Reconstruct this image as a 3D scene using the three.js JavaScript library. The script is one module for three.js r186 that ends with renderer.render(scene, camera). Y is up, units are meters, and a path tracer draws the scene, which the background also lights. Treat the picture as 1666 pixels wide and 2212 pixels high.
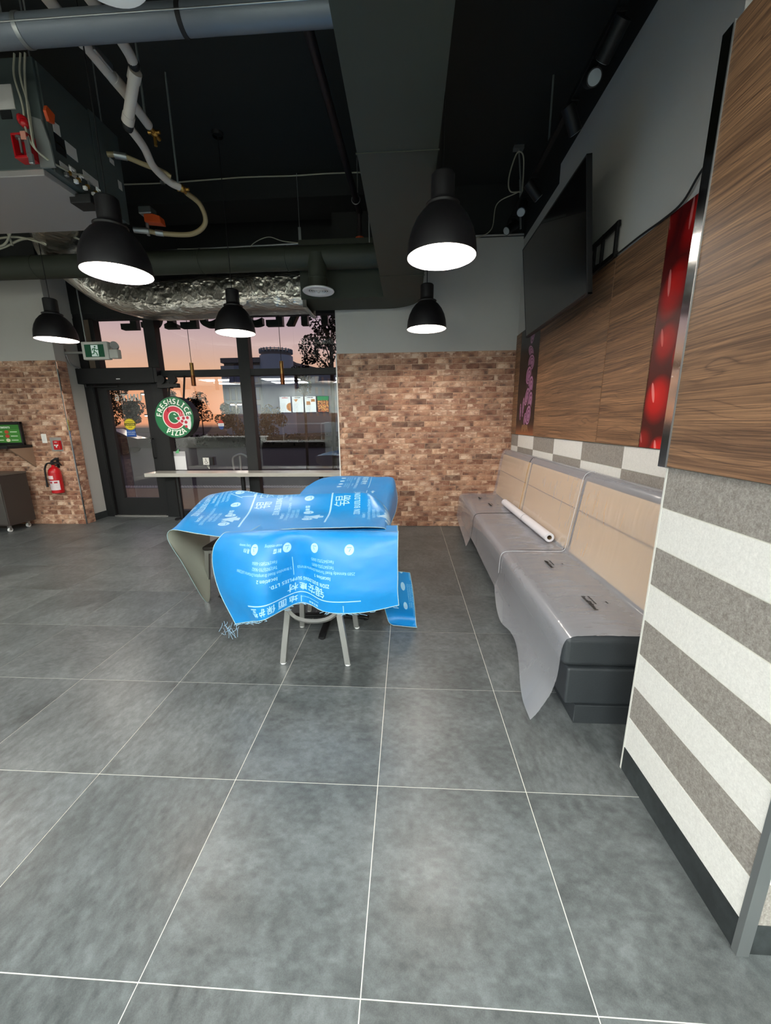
import * as THREE from 'three';
import { mergeGeometries } from 'three/addons/utils/BufferGeometryUtils.js';
import { RoundedBoxGeometry } from 'three/addons/geometries/RoundedBoxGeometry.js';
import { TextGeometry } from 'three/addons/geometries/TextGeometry.js';
import { FontLoader } from 'three/addons/loaders/FontLoader.js';
import { RectAreaLightUniformsLib } from 'three/addons/lights/RectAreaLightUniformsLib.js';

const scene = new THREE.Scene();
// ---------------------------------------------------------------- camera
const camera = new THREE.PerspectiveCamera(2 * Math.atan(1106 / 826.83) * 180 / Math.PI, 1666 / 2212, 0.05, 600);
camera.rotation.order = 'YXZ';
camera.position.set(0, 1.4555, 0);
camera.rotation.set(-0.2287, 0.0573, -0.0104);
scene.add(camera);
const renderer = new THREE.WebGLRenderer({ antialias: true });
renderer.toneMapping = THREE.LinearToneMapping;
renderer.toneMappingExposure = 1.0;
renderer.shadowMap.enabled = true;
RectAreaLightUniformsLib.init();
const PENDANT = 3.8, PENDANT_COLOR = [1, 0.91, 0.82], PANEL = 18, PANEL_COLOR = [0.965, 1, 0.985];
// ---------------------------------------------------------------- dusk sky: orange at the horizon, mauve above
const lin = (r, g, b) => new THREE.Color().setRGB(r / 255, g / 255, b / 255, THREE.SRGBColorSpace);
{
  const W = 256, H = 512, data = new Float32Array(W * H * 4);
  const stops = [[-90, lin(70, 62, 66)], [-0.5, lin(120, 95, 85)], [0, lin(240, 158, 112)], [4, lin(238, 168, 126)], [7, lin(233, 184, 152)], [10, lin(214, 182, 176)], [14, lin(184, 164, 178)], [25, lin(140, 132, 158)], [50, lin(92, 98, 130)], [90, lin(70, 80, 112)]];
  for (let y = 0; y < H; y++) {
    const el = ((y + 0.5) / H - 0.5) * 180;
    let k = 0; while (k < stops.length - 2 && el > stops[k + 1][0]) k++;
    const t = Math.min(1, Math.max(0, (el - stops[k][0]) / (stops[k + 1][0] - stops[k][0]))), c = stops[k][1].clone().lerp(stops[k + 1][1], t);
    for (let x = 0; x < W; x++) {
      const i = (y * W + x) * 4, wisp = 1 + 0.02 * Math.sin(x / W * 2 * Math.PI * 5 + el * 0.9) * Math.sin(el * 0.7);
      data[i] = c.r * wisp; data[i + 1] = c.g * wisp; data[i + 2] = c.b * wisp; data[i + 3] = 1;
    }
  }
  const sky = new THREE.DataTexture(data, W, H, THREE.RGBAFormat, THREE.FloatType);
  sky.mapping = THREE.EquirectangularReflectionMapping; sky.magFilter = THREE.LinearFilter; sky.wrapS = THREE.RepeatWrapping; sky.needsUpdate = true;
  scene.background = sky;
}
const font = await new FontLoader().loadAsync('fonts/droid/droid_sans_bold.typeface.json');

// ---------------------------------------------------------------- helpers
let seedState = 12345;
const rnd = (a = 0, b = 1) => { seedState = (seedState * 1664525 + 1013904223) >>> 0; return a + (b - a) * (seedState / 4294967296); };
const names = new Map();
function numbered(n) { const k = names.get(n) || 0; names.set(n, k + 1); return k ? n + '_' + String(k).padStart(3, '0') : n; }
const V = (x, y, z) => new THREE.Vector3(x, y, z);
// joins geometries into one, all non-indexed with position, normal and uv
function join(list) {
  const parts = [].concat(list).map((g) => {
    g = g.index ? g.toNonIndexed() : g.clone();
    for (const k of Object.keys(g.attributes)) if (!['position', 'normal', 'uv'].includes(k)) g.deleteAttribute(k);
    if (!g.attributes.uv) g.setAttribute('uv', new THREE.BufferAttribute(new Float32Array(g.attributes.position.count * 2), 2));
    g.clearGroups(); g.morphAttributes = {};
    return g;
  });
  return parts.length === 1 ? parts[0] : mergeGeometries(parts);
}
// uv in metres from the face's dominant axis
function metreUV(g, ox = 0, oy = 0, flip = false) {
  const p = g.attributes.position, n = g.attributes.normal, uv = new Float32Array(p.count * 2);
  for (let i = 0; i < p.count; i++) {
    const ax = Math.abs(n.getX(i)), ay = Math.abs(n.getY(i)), az = Math.abs(n.getZ(i));
    let u, v;
    if (ay >= ax && ay >= az) { u = p.getX(i); v = -p.getZ(i); } else if (ax >= az) { u = p.getZ(i); v = p.getY(i); } else { u = p.getX(i); v = p.getY(i); }
    uv[2 * i] = (flip ? v : u) + ox; uv[2 * i + 1] = (flip ? u : v) + oy;
  }
  g.setAttribute('uv', new THREE.BufferAttribute(uv, 2));
  return g;
}
const bx = (x0, x1, y0, y1, z0, z1) => { const g = new THREE.BoxGeometry(Math.abs(x1 - x0), Math.abs(y1 - y0), Math.abs(z1 - z0)); g.translate((x0 + x1) / 2, (y0 + y1) / 2, (z0 + z1) / 2); return g; };
const rbx = (x0, x1, y0, y1, z0, z1, r = 0.01, s = 2) => { const g = new RoundedBoxGeometry(Math.abs(x1 - x0), Math.abs(y1 - y0), Math.abs(z1 - z0), s, r); g.translate((x0 + x1) / 2, (y0 + y1) / 2, (z0 + z1) / 2); return g; };
function rod(a, b, r, r2 = r, seg = 14, open = false) {
  a = V(...a); b = V(...b); const d = b.clone().sub(a), g = new THREE.CylinderGeometry(r2, r, d.length(), seg, 1, open);
  g.applyQuaternion(new THREE.Quaternion().setFromUnitVectors(V(0, 1, 0), d.clone().normalize())); const m = a.add(b).multiplyScalar(0.5); g.translate(m.x, m.y, m.z); return g;
}
const tube = (pts, r, seg = 40, rad = 8, tension = 0.5) => new THREE.TubeGeometry(new THREE.CatmullRomCurve3(pts.map((p) => V(...p)), false, 'catmullrom', tension), seg, r, rad);
const lathe = (pts, seg = 40) => new THREE.LatheGeometry(pts.map((p) => new THREE.Vector2(...p)), seg);
const ball = (x, y, z, r, s = 16) => new THREE.SphereGeometry(r, s, Math.round(s * 0.7)).translate(x, y, z);
// polygon in a plane, extruded; axis 'y': points (x, z) up from y0 to y1; axis 'z': points (x, y); axis 'x': points (z, y)
function prism(pts, axis, a, b, bevel = 0) {
  const s = new THREE.Shape(); pts.forEach(([u, v], i) => (i ? s.lineTo(u, axis === 'y' ? -v : v) : s.moveTo(u, axis === 'y' ? -v : v)));
  const d = Math.abs(b - a), g = new THREE.ExtrudeGeometry(s, { depth: Math.max(1e-4, d - 2 * bevel), bevelEnabled: bevel > 0, bevelSize: bevel, bevelThickness: bevel, bevelOffset: -bevel, bevelSegments: 2, curveSegments: 12 });
  g.translate(0, 0, Math.min(a, b) + bevel);
  if (axis === 'y') { g.translate(0, 0, -Math.min(a, b)); g.rotateX(-Math.PI / 2); g.translate(0, Math.min(a, b), 0); }
  if (axis === 'x') { g.translate(0, 0, -Math.min(a, b)); g.rotateY(-Math.PI / 2); g.translate(Math.max(a, b), 0, 0); }
  return g;
}
function obj(name, geos, mat, parent) {
  const m = new THREE.Mesh(Array.isArray(geos) ? join(geos) : geos, mat); m.castShadow = m.receiveShadow = true;
  m.name = parent ? name : numbered(name); (parent || scene).add(m); return m;
}
function part(name, geos, mat, parent) { // a numbered child
  const n = parent.userData._n || (parent.userData._n = {}); const k = n[name] = (n[name] ?? -1) + 1;
  return obj(k ? name + '_' + String(k).padStart(3, '0') : name, geos, mat, parent);
}
function thing(name, label, category, [x, y, z] = [0, 0, 0], turn = 0, group) {
  const o = new THREE.Group(); o.name = numbered(name); scene.add(o); o.position.set(x, y, z); o.rotation.y = turn;
  o.userData = { label, category }; if (group) o.userData.group = group; return o;
}
function tag(o, label, category, group) { Object.assign(o.userData, { label, category }); if (group) o.userData.group = group; return o; }
function struct(name, geos, mat, parent) { const o = obj(name, geos, mat, parent); if (!parent) o.userData.kind = 'structure'; return o; }
function copyOf(root, [x, y, z], label, turn) { const r = root.clone(); r.name = numbered(root.name.replace(/_\d{3}$/, '')); r.userData = { ...root.userData, label }; scene.add(r); r.position.set(x, y, z); if (turn !== undefined) r.rotation.y = turn; return r; }

// ---------------------------------------------------------------- textures
const hash = (x, y, s) => { let h = (x * 374761393 + y * 668265263 + s * 1442695041) | 0; h = Math.imul(h ^ (h >>> 13), 1274126177); h ^= h >>> 16; return (h >>> 0) / 4294967296; };
function vnoise(x, y, px, py, s) {
  const ix = Math.floor(x), iy = Math.floor(y), fx = x - ix, fy = y - iy, u = fx * fx * (3 - 2 * fx), v = fy * fy * (3 - 2 * fy), m = (a, b) => ((a % b) + b) % b;
  const x0 = m(ix, px), x1 = m(ix + 1, px), y0 = m(iy, py), y1 = m(iy + 1, py);
  return (hash(x0, y0, s) * (1 - u) + hash(x1, y0, s) * u) * (1 - v) + (hash(x0, y1, s) * (1 - u) + hash(x1, y1, s) * u) * v;
}
function fbm(u, v, px, py, oct, s) { let a = 0, w = 0.5, t = 0; for (let i = 0; i < oct; i++) { a += w * vnoise(u * px, v * py, px, py, s + i); t += w; w *= 0.55; px *= 2; py *= 2; } return a / t; }
function dataTex(W, H, f, repeat, srgb = true) {
  const d = new Uint8Array(W * H * 4);
  for (let y = 0; y < H; y++) for (let x = 0; x < W; x++) { const c = f((x + 0.5) / W, (y + 0.5) / H, x, y), i = (y * W + x) * 4, g = typeof c === 'number'; for (let k = 0; k < 3; k++) d[i + k] = Math.max(0, Math.min(255, g ? c : c[k])); d[i + 3] = 255; }
  const t = new THREE.DataTexture(d, W, H, THREE.RGBAFormat); t.wrapS = t.wrapT = THREE.RepeatWrapping; t.magFilter = THREE.LinearFilter; t.minFilter = THREE.LinearMipmapLinearFilter; t.generateMipmaps = true;
  if (srgb) t.colorSpace = THREE.SRGBColorSpace; if (repeat) t.repeat.set(repeat[0], repeat[1]); t.needsUpdate = true; return t;
}
function canvasTex(W, H, draw) {
  const c = document.createElement('canvas'); c.width = W; c.height = H; const x = c.getContext('2d'); draw(x, W, H);
  const t = new THREE.CanvasTexture(c); t.colorSpace = THREE.SRGBColorSpace; t.magFilter = THREE.LinearFilter; t.anisotropy = 8; return t;
}
const mixc = (a, b, t) => [0, 1, 2].map((k) => a[k] + (b[k] - a[k]) * t);
const clamp = (x, a = 0, b = 1) => Math.max(a, Math.min(b, x));
const std = (color, roughness = 0.6, o = {}) => new THREE.MeshStandardMaterial({ color, roughness, ...o });
const phys = (color, roughness = 0.6, o = {}) => new THREE.MeshPhysicalMaterial({ color, roughness, ...o });

const concreteTex = dataTex(1024, 1024, (u, v) => {
  const a = fbm(u, v, 4, 5, 5, 11), b = fbm(u, v, 9, 5, 5, 31), c = fbm(u, v, 90, 60, 3, 57), s = hash(Math.floor(u * 1024), Math.floor(v * 1024), 5), ridge = Math.pow(1 - Math.abs(fbm(u, v, 7, 5, 5, 77) * 2 - 1), 7);
  const t = 90 + (a - 0.5) * 38 + (b - 0.5) * 30 + (c - 0.5) * 34 + (s - 0.5) * 14 + ridge * 7;
  return [t * 0.985, t * 1.02 + 1, t * 1.02 + 1];
}, [1 / 1.6, 1 / 1.6]);
const concreteRough = dataTex(512, 512, (u, v) => 112 + (fbm(u, v, 6, 6, 4, 91) - 0.5) * 14 + (fbm(u, v, 60, 60, 2, 17) - 0.5) * 8, [1 / 1.6, 1 / 1.6], false);
const concreteBump = dataTex(512, 512, (u, v) => 128 + (fbm(u, v, 40, 40, 4, 8) - 0.5) * 120, [1 / 0.8, 1 / 0.8], false);
const woodTex = dataTex(1024, 1024, (u, v) => { // grain along u; 1.6 m by 0.8 m
  const warp = (fbm(u, v, 2, 5, 3, 3) - 0.5) * 0.9 + (fbm(u, v, 6, 9, 3, 13) - 0.5) * 0.22, r = v * 26 + warp * 6, ring = Math.abs((r - Math.floor(r)) * 2 - 1), id = hash(Math.floor(r) % 26, 3, 5);
  const fine = fbm(u, v, 5, 230, 3, 21), pore = fbm(u, v, 22, 480, 2, 41), slow = fbm(u, v, 2, 18, 4, 61), line = Math.pow(1 - ring, 14) * (0.3 + 0.7 * id);
  let t = 0.3 + 0.46 * slow + (fine - 0.5) * 0.85 - line * 0.42 + (id - 0.5) * 0.16; if (pore < 0.34) t -= 0.1;
  return mixc([60, 41, 29], [184, 140, 102], clamp(t));
}, [1 / 1.6, 1 / 0.8]);
const brickTex = dataTex(1024, 1024, (u, v) => {
  const a = fbm(u, v, 7, 11, 4, 5), b = fbm(u, v, 16, 26, 4, 15), c = fbm(u, v, 120, 120, 2, 25), d = fbm(u, v, 4, 8, 3, 35);
  let col = mixc([140, 98, 78], [208, 170, 142], clamp((a - 0.3) * 2.4));
  if (b > 0.57) col = mixc(col, [226, 200, 176], clamp((b - 0.57) * 7) * 0.85);
  if (b < 0.38) col = mixc(col, [92, 72, 64], clamp((0.38 - b) * 6) * 0.85);
  col = mixc(col, [128, 98, 84], clamp((d - 0.6) * 3) * 0.8);
  return col.map((x) => x + (c - 0.5) * 26);
}, [1 / 1.1, 1 / 1.1]);
const brickBump = dataTex(512, 512, (u, v) => 128 + (fbm(u, v, 30, 34, 4, 6) - 0.5) * 200, [1 / 1.1, 1 / 1.1], false);
const linenTex = dataTex(512, 512, (u, v, x, y) => { const n = fbm(u, v, 70, 40, 3, 7), m = fbm(u, v, 128, 128, 2, 19), s = hash(x, y, 9), k = (n - 0.5) * 14 + (m - 0.5) * 18 + (s - 0.5) * 8; return [226 + k, 224 + k, 218 + k]; }, [2.2, 2.2]);
const greyTileTex = dataTex(512, 512, (u, v, x, y) => { const n = fbm(u, v, 60, 34, 3, 27), m = fbm(u, v, 128, 128, 2, 39), s = hash(x, y, 29), k = (n - 0.5) * 34 + (m - 0.5) * 44 + (s - 0.5) * 18; return [146 + k, 140 + k, 133 + k]; }, [2.2, 2.2]);
const grainBump = dataTex(256, 256, (u, v) => fbm(u, v, 40, 40, 3, 71) * 255, [6, 6], false);
const wrinkleBump = dataTex(1024, 1024, (u, v) => { // 1 m along the bench by 2 m down the sheet: creases across the back pad and the rear of the seat
  const a = v * 2, band = (c, w) => Math.exp(-Math.pow((a - c) / w, 2)), m = clamp(0.12 + 0.55 * band(0.28, 0.13) + 0.35 * band(0.5, 0.1) + 1.0 * band(0.86, 0.16) + 0.1 * band(1.2, 0.2));
  const lean = a * 0.05 * Math.sin(u * 12.566), w = fbm(u, v + lean, 17, 7, 3, 101), w2 = fbm(u, v, 40, 10, 2, 131), patch = clamp(fbm(u, v, 5, 8, 2, 151) * 2.4 - 0.6);
  return 128 + (Math.pow(1 - Math.abs(w * 2 - 1), 2.2) - 0.4) * 150 * m * patch + (w2 - 0.5) * 40 * m;
}, [1, 0.5], false);
const foilBump = dataTex(512, 512, (u, v) => { const a = 1 - Math.abs(fbm(u, v, 7, 8, 3, 201) * 2 - 1), b = fbm(u, v, 60, 50, 2, 231); return 255 * clamp(a * 0.85 + b * 0.15); }, [1.6, 1.6], false);
const weaveBump = dataTex(128, 128, (u, v) => 128 + 70 * Math.sin(u * 2 * Math.PI * 16) * Math.sin(v * 2 * Math.PI * 16) + 40 * (fbm(u, v, 8, 8, 2, 5) - 0.5), [18, 18], false);

// ---------------------------------------------------------------- materials
const M = {
  tile: [[1, 1, 1], [0.93, 0.945, 0.95], [1.04, 1.03, 1.02], [0.97, 0.985, 0.99]].map((c) => new THREE.MeshStandardMaterial({ color: new THREE.Color().setRGB(...c), map: concreteTex, roughness: 0.8, roughnessMap: concreteRough, bumpMap: concreteBump, bumpScale: 0.0006 })),
  grout: std(0xd9d7cc, 0.9), brick: [[0.95, 0.95, 0.95], [0.8, 0.71, 0.66], [1.04, 1.04, 1.03], [0.64, 0.56, 0.53], [0.9, 0.83, 0.78], [0.98, 0.94, 0.89], [0.82, 0.77, 0.75], [0.42, 0.38, 0.37]].map((c) => new THREE.MeshStandardMaterial({ color: new THREE.Color().setRGB(...c), map: brickTex, roughness: 0.8, bumpMap: brickBump, bumpScale: 0.002 })),
  mortar: std(0xdcbfa4, 0.9), plaster: std(0xbdbbb5, 0.85, { bumpMap: grainBump, bumpScale: 0.0004 }), blackPaint: std(0x191c1b, 0.75), ceiling: std(0x141816, 0.85), ductPaint: std(0x2c3126, 0.65),
  wood: std(0xffffff, 0.5, { map: woodTex }), linen: std(0xffffff, 0.55, { map: linenTex, bumpMap: grainBump, bumpScale: 0.0003 }), greyTile: std(0xffffff, 0.6, { map: greyTileTex, bumpMap: grainBump, bumpScale: 0.0004 }),
  baseTile: new THREE.MeshStandardMaterial({ color: 0x868c8e, map: concreteTex, roughness: 0.6 }), steel: std(0xc4c8ca, 0.1, { metalness: 1 }), zinc: std(0xa4a8a8, 0.42, { metalness: 0.9 }), brushed: std(0xb9b8b4, 0.4, { metalness: 0.85 }),
  blackMetal: std(0x0a0b0c, 0.55), frame: std(0x090b0d, 0.6), shade: std(0x121012, 0.5), white: std(0xf0efe9, 0.5), whiteGloss: std(0xebebe8, 0.25), offWhite: std(0xd8d8d0, 0.6),
  glass: phys(0xffffff, 0.0, { transmission: 1, thickness: 0, ior: 2.05, side: THREE.DoubleSide }), vinyl: std(0x34383b, 0.42, { bumpMap: grainBump, bumpScale: 0.0006 }), seatVinyl: std(0x36363a, 0.45), cream: std(0xe0b97a, 0.5, { bumpMap: grainBump, bumpScale: 0.0005 }),
  film: phys(0xf2f3fa, 0.18, { transmission: 0.74, thickness: 0, ior: 1.45, side: THREE.DoubleSide, bumpMap: wrinkleBump, bumpScale: 0.0025 }), tarpBack: std(0xe6e8d6, 0.6), red: std(0xb5121b, 0.28), orange: std(0xc24a1c, 0.5), brass: std(0xb08a45, 0.35, { metalness: 0.9 }), copper: std(0x6a4026, 0.35, { metalness: 0.9 }),
  rubber: std(0x0e0e0f, 0.7), foil: std(0xcfcac2, 0.3, { metalness: 1, bumpMap: foilBump, bumpScale: 0.016 }), pipeWrap: std(0xbdb6ac, 0.6), hose: std(0x94835f, 0.5), cable: std(0xa9a795, 0.6), greyDuct: std(0x6d747c, 0.45, { metalness: 0.25 }), galv: std(0x6f7775, 0.5, { metalness: 0.4 }), sprinkler: std(0x1c1517, 0.5),
  screen: phys(0x0a0b0c, 0.16, { clearcoat: 0.4 }), paper: std(0xe9e9ea, 0.8), brownPanel: std(0x6d5440, 0.6), darkBrown: std(0x352f2b, 0.5),
};
// ================================================================ the room
const ZB = -5.354, XR = 1.41, ZG = -5.95, YC = 4.19;
{ // floor: porcelain slabs on a white grout bed
  const floor = struct('floor', bx(-8.2, 4.2, -0.2, -0.0014, -6.02, 3.2), M.grout);
  const P = 0.6, x0 = -0.1171, z0 = -0.6756, shapes = [];
  for (let k = 0; k < 10; k++) { const g = bx(-0.2984, 0.2984, -0.012, 0, -0.2984, 0.2984); shapes.push(metreUV(g, rnd(0, 8), rnd(0, 8), k % 2 === 1)); }
  const rest = [];
  for (let i = -12; i <= 2; i++) for (let j = -1; j <= 8; j++) {
    const cx = x0 + (i + 0.5) * P, cz = z0 - (j + 0.5) * P;
    if (cx < -7.1) continue;
    if (cz < -5.4 && cx > -0.95) continue;
    if (j === -1 && cx < -3 && cx > 2) continue;
    const k = Math.floor(rnd(0, 10)), t = part('floor_tile', shapes[k], M.tile[Math.floor(rnd(0, 4))], floor); t.position.set(cx, 0, cz);
    if (cz < -5.6) { t.scale.z = (5.88 + cz + 0.298) / 0.596; t.position.z = cz + 0.298 * (1 - t.scale.z); }
  }
  for (let i = -12; i <= 6; i++) for (let j = -6; j <= -2; j++) rest.push(shapes[0].clone().translate(x0 + (i + 0.5) * P, 0, z0 - (j + 0.5) * P));
  for (let i = -12; i <= -2; i++) { const g = bx(-0.298, 0.298, -0.012, 0, -0.12, 0.12); rest.push(metreUV(g).translate(x0 + (i + 0.5) * P, 0, -6.0)); }
  part('floor_tile', rest, M.tile[0], floor).userData.kind = 'stuff';
}
struct('ceiling', [bx(-8.2, 4.2, YC, YC + 0.2, -6.1, 0.9)], M.ceiling);
{ // dropped slab beam across the ceiling by the windows
  struct('ceiling_beam', bx(-7.9, -0.3, 3.97, YC, -5.5, -5.0), M.blackPaint);
}
// brick-look wall tiles, every one a piece
const BR = 2.352 / 32, brickShapes = [];
for (let k = 0; k < 14; k++) { const g = rbx(-0.1085, 0.1085, -BR / 2 + 0.003, BR / 2 - 0.003, -0.006, 0.006, 0.003, 1); brickShapes.push(metreUV(g, rnd(0, 6), rnd(0, 6), false)); }
function bricks(parent, x0, x1, rows, place, most, hidden, light) {
  const L = 0.22, rest = []; let n = 0;
  for (let r = 0; r < rows; r++) {
    const off = [0, 0.1, 0.04, 0.14][r % 4] + rnd(-0.02, 0.02);
    for (let x = x0 - off; x < x1 - 0.002; x += L) {
      const a = Math.max(x, x0), b = Math.min(x + L, x1); if (b - a < 0.02) continue;
      const c = (a + b) / 2, y = (r + 0.5) * BR, g = brickShapes[Math.floor(rnd(0, 14))], s = (b - a - 0.004) / 0.217, q = rnd(), m = M.brick[light ? [0, 2, 5, 4, 0, 2, 5, 6, 1][Math.floor(q * 9)] : q > 0.95 ? 7 : Math.floor(q / 0.95 * 7)];
      if (hidden(c, y) || n >= most) rest.push([g, c, y, s]); else { const t = part('brick', g, m, parent); place(t, c, y); t.scale.x = s; n++; }
    }
  }
  if (rest.length) { const h = new THREE.Object3D(), list = rest.map(([g, c, y, s]) => { place(h, c, y); h.scale.set(s, 1, 1); h.updateMatrix(); return g.clone().applyMatrix4(h.matrix); }); part('brick', list, M.brick[1], parent).userData.kind = 'stuff'; }
}
{ // back wall right of the windows: brick dado, grey paint, black band at the top
  const w = struct('wall_back', [bx(-0.935, 1.62, 0, 2.352, -6.1, ZB - 0.006)], M.mortar);
  part('painted_plaster', bx(-0.935, 1.62, 2.352, 3.64, -6.1, ZB - 0.002), M.plaster, w);
  part('black_band', bx(-0.935, 1.62, 3.64, YC, -6.1, ZB + 0.004), M.blackPaint, w);
  bricks(w, -0.93, XR, 32, (t, c, y) => t.position.set(c, y, ZB - 0.004), 300, (c, y) => (c > 0.8 && y < 0.9) || (c < -0.2 && y < 0.72 && c > -0.95));
  struct('trim_corner', bx(-0.947, -0.933, 0, 2.352, ZB - 0.09, ZB + 0.008), M.whiteGloss);
}
{ // left wall and its short return towards the door
  const XL = -4.865, w = struct('wall_left', [bx(-7.9, XL - 0.006, 0, 2.325, -5.552, -5.386)], M.mortar);
  part('painted_plaster', bx(-7.9, XL, 2.325, 3.42, -5.552, -5.38), M.plaster, w); part('black_band', bx(-7.9, XL - 0.002, 3.42, YC, -5.552, -5.376), M.blackPaint, w);
  const rows = Math.round(2.325 / BR);
  bricks(w, -6.15, XL, rows, (t, c, y) => t.position.set(c, y, -5.384), 195, (c, y) => c < -6.0 || (c < -5.65 && y < 1.1), true);
  for (let r = 0; r < rows; r++) { const t = part('brick', brickShapes[r % 14], M.brick[(r * 3) % 7], w); t.position.set(XL - 0.003, (r + 0.5) * BR, -5.468); t.rotation.y = Math.PI / 2; t.scale.x = 0.76; }
  part('painted_return', bx(-7.9, -4.93, 0.0, YC, -6.1, -5.55), M.plaster, w);
  struct('trim_corner', bx(XL - 0.008, XL + 0.006, 0, 2.325, -5.388, -5.374), M.steel);
  struct('baseboard_left', metreUV(bx(-5.0, -4.918, 0, 0.105, -5.9, -5.552)), M.baseTile);
}
struct('wall_far_left', bx(-8.1, -7.9, 0, YC, -6.1, 3.2), M.plaster);
{ // right wall behind the banquette
  const w = struct('wall_right', bx(XR + 0.012, 1.62, 0, 3.7, ZB, -0.6), M.plaster);
  part('black_band', [bx(XR - 0.004, 1.62, 3.765, YC, -4.25, -0.6), bx(XR - 0.004, 1.62, 3.61, YC, ZB, -4.25)], M.blackPaint, w);
  part('painted_plaster', bx(XR, 1.62, 2.52, 3.765, ZB, -1.0), M.plaster, w);
  const xs = [-5.352, -5.043, -4.431, -3.82, -3.21, -2.602, -1.993, -1.42], H = 0.148;
  part('grout_bed', bx(XR + 0.004, XR + 0.013, 0.0, 1.294, ZB, -1.4), M.grout, w);
  for (let r = 0; r < 4; r++) for (let k = 0; k < 7; k++) {
    const y1 = 1.294 - r * H, g = metreUV(bx(XR, XR + 0.01, y1 - H + 0.002, y1 - 0.002, xs[k] + 0.002, xs[k + 1] - 0.002), rnd(0, 3), rnd(0, 3));
    part('wall_tile', g, (k + r) % 2 ? M.linen : M.greyTile, w);
  }
  for (const [a, b] of [[-5.352, -5.14], [-4.435, -2.97], [-2.966, -2.43]]) part('wood_panel', metreUV(rbx(XR - 0.012, XR + 0.006, 1.298, 2.52, a + 0.002, b - 0.002, 0.002, 1), rnd(0, 3), rnd(0, 3)), M.wood, w);
}
{ // the tiled and wood-clad partition in the right foreground
  const X = 0.922, z0 = -1.408, z1 = -0.815, w = struct('wall_partition', bx(X + 0.012, 3.4, 0, YC, z0, z1 - 0.012), M.plaster);
  part('grout_bed', [bx(X + 0.002, X + 0.013, 0, 1.294, z0, z1 - 0.002), bx(X + 0.002, 3.4, 0, 1.294, z1 - 0.013, z1 - 0.002)], M.grout, w);
  const H = 0.148;
  part('base_tile', metreUV(bx(X - 0.001, X + 0.01, 0.002, 0.11, z0 + 0.004, z1)), M.baseTile, w);
  for (let r = 0; r < 8; r++) part('wall_tile', metreUV(bx(X, X + 0.01, 0.112 + r * H, 0.112 + (r + 1) * H - 0.004, z0 + 0.005, z1 - 0.002), rnd(0, 3), rnd(0, 3)), r % 2 ? M.greyTile : M.linen, w);
  for (const [a, b] of [[X + 0.03, 1.52], [1.523, 2.12]]) {
    part('base_tile', metreUV(bx(a, b, 0.002, 0.108, z1 - 0.01, z1 + 0.001), 1, 2), M.baseTile, w);
    for (let r = 0; r < 8; r++) part('wall_tile', metreUV(bx(a, b, 0.111 + r * H, 0.111 + (r + 1) * H - 0.004, z1 - 0.01, z1), rnd(0, 3), rnd(0, 3)), r % 2 ? M.linen : M.greyTile, w);
  }
  part('wood_panel', metreUV(rbx(X - 0.012, X + 0.012, 1.295, 2.535, z0 + 0.01, z1 + 0.006, 0.002, 1), 0.3, 0.1), M.wood, w);
  struct('trim_corner', bx(X - 0.004, X + 0.03, 0, 1.294, z1 - 0.012, z1 + 0.006), M.zinc);
  struct('trim_corner', bx(X - 0.002, X + 0.012, 0, 1.294, z0 - 0.004, z0 + 0.004), M.offWhite);
  const e = struct('trim_edge', rbx(X - 0.014, X + 0.008, 1.292, 2.538, z0 - 0.036, z0 + 0.008, 0.002, 1), M.steel);
  part('edge_bead', bx(X - 0.016, X - 0.008, 1.292, 2.538, z0 + 0.008, z0 + 0.012), M.zinc, e);
}
// walls that close the room behind the camera
struct('wall_front', [bx(-4.93, -0.935, 3.06, YC, -6.1, -5.87)], M.blackPaint);
struct('wall_kitchen', [bx(-8.1, 4.2, 0, YC, 3.2, 3.4)], std(0xbfc5bf, 0.6));
struct('wall_far_right', [bx(3.4, 3.6, 0, YC, -1.4, 3.2)], std(0xd9ddd8, 0.6));
struct('ceiling_kitchen', [bx(-7.9, 3.4, 2.92, 3.0, 0.75, 3.2), bx(-7.9, 3.4, 3.0, YC, 0.75, 0.85)], std(0xdcdcd8, 0.7));

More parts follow.
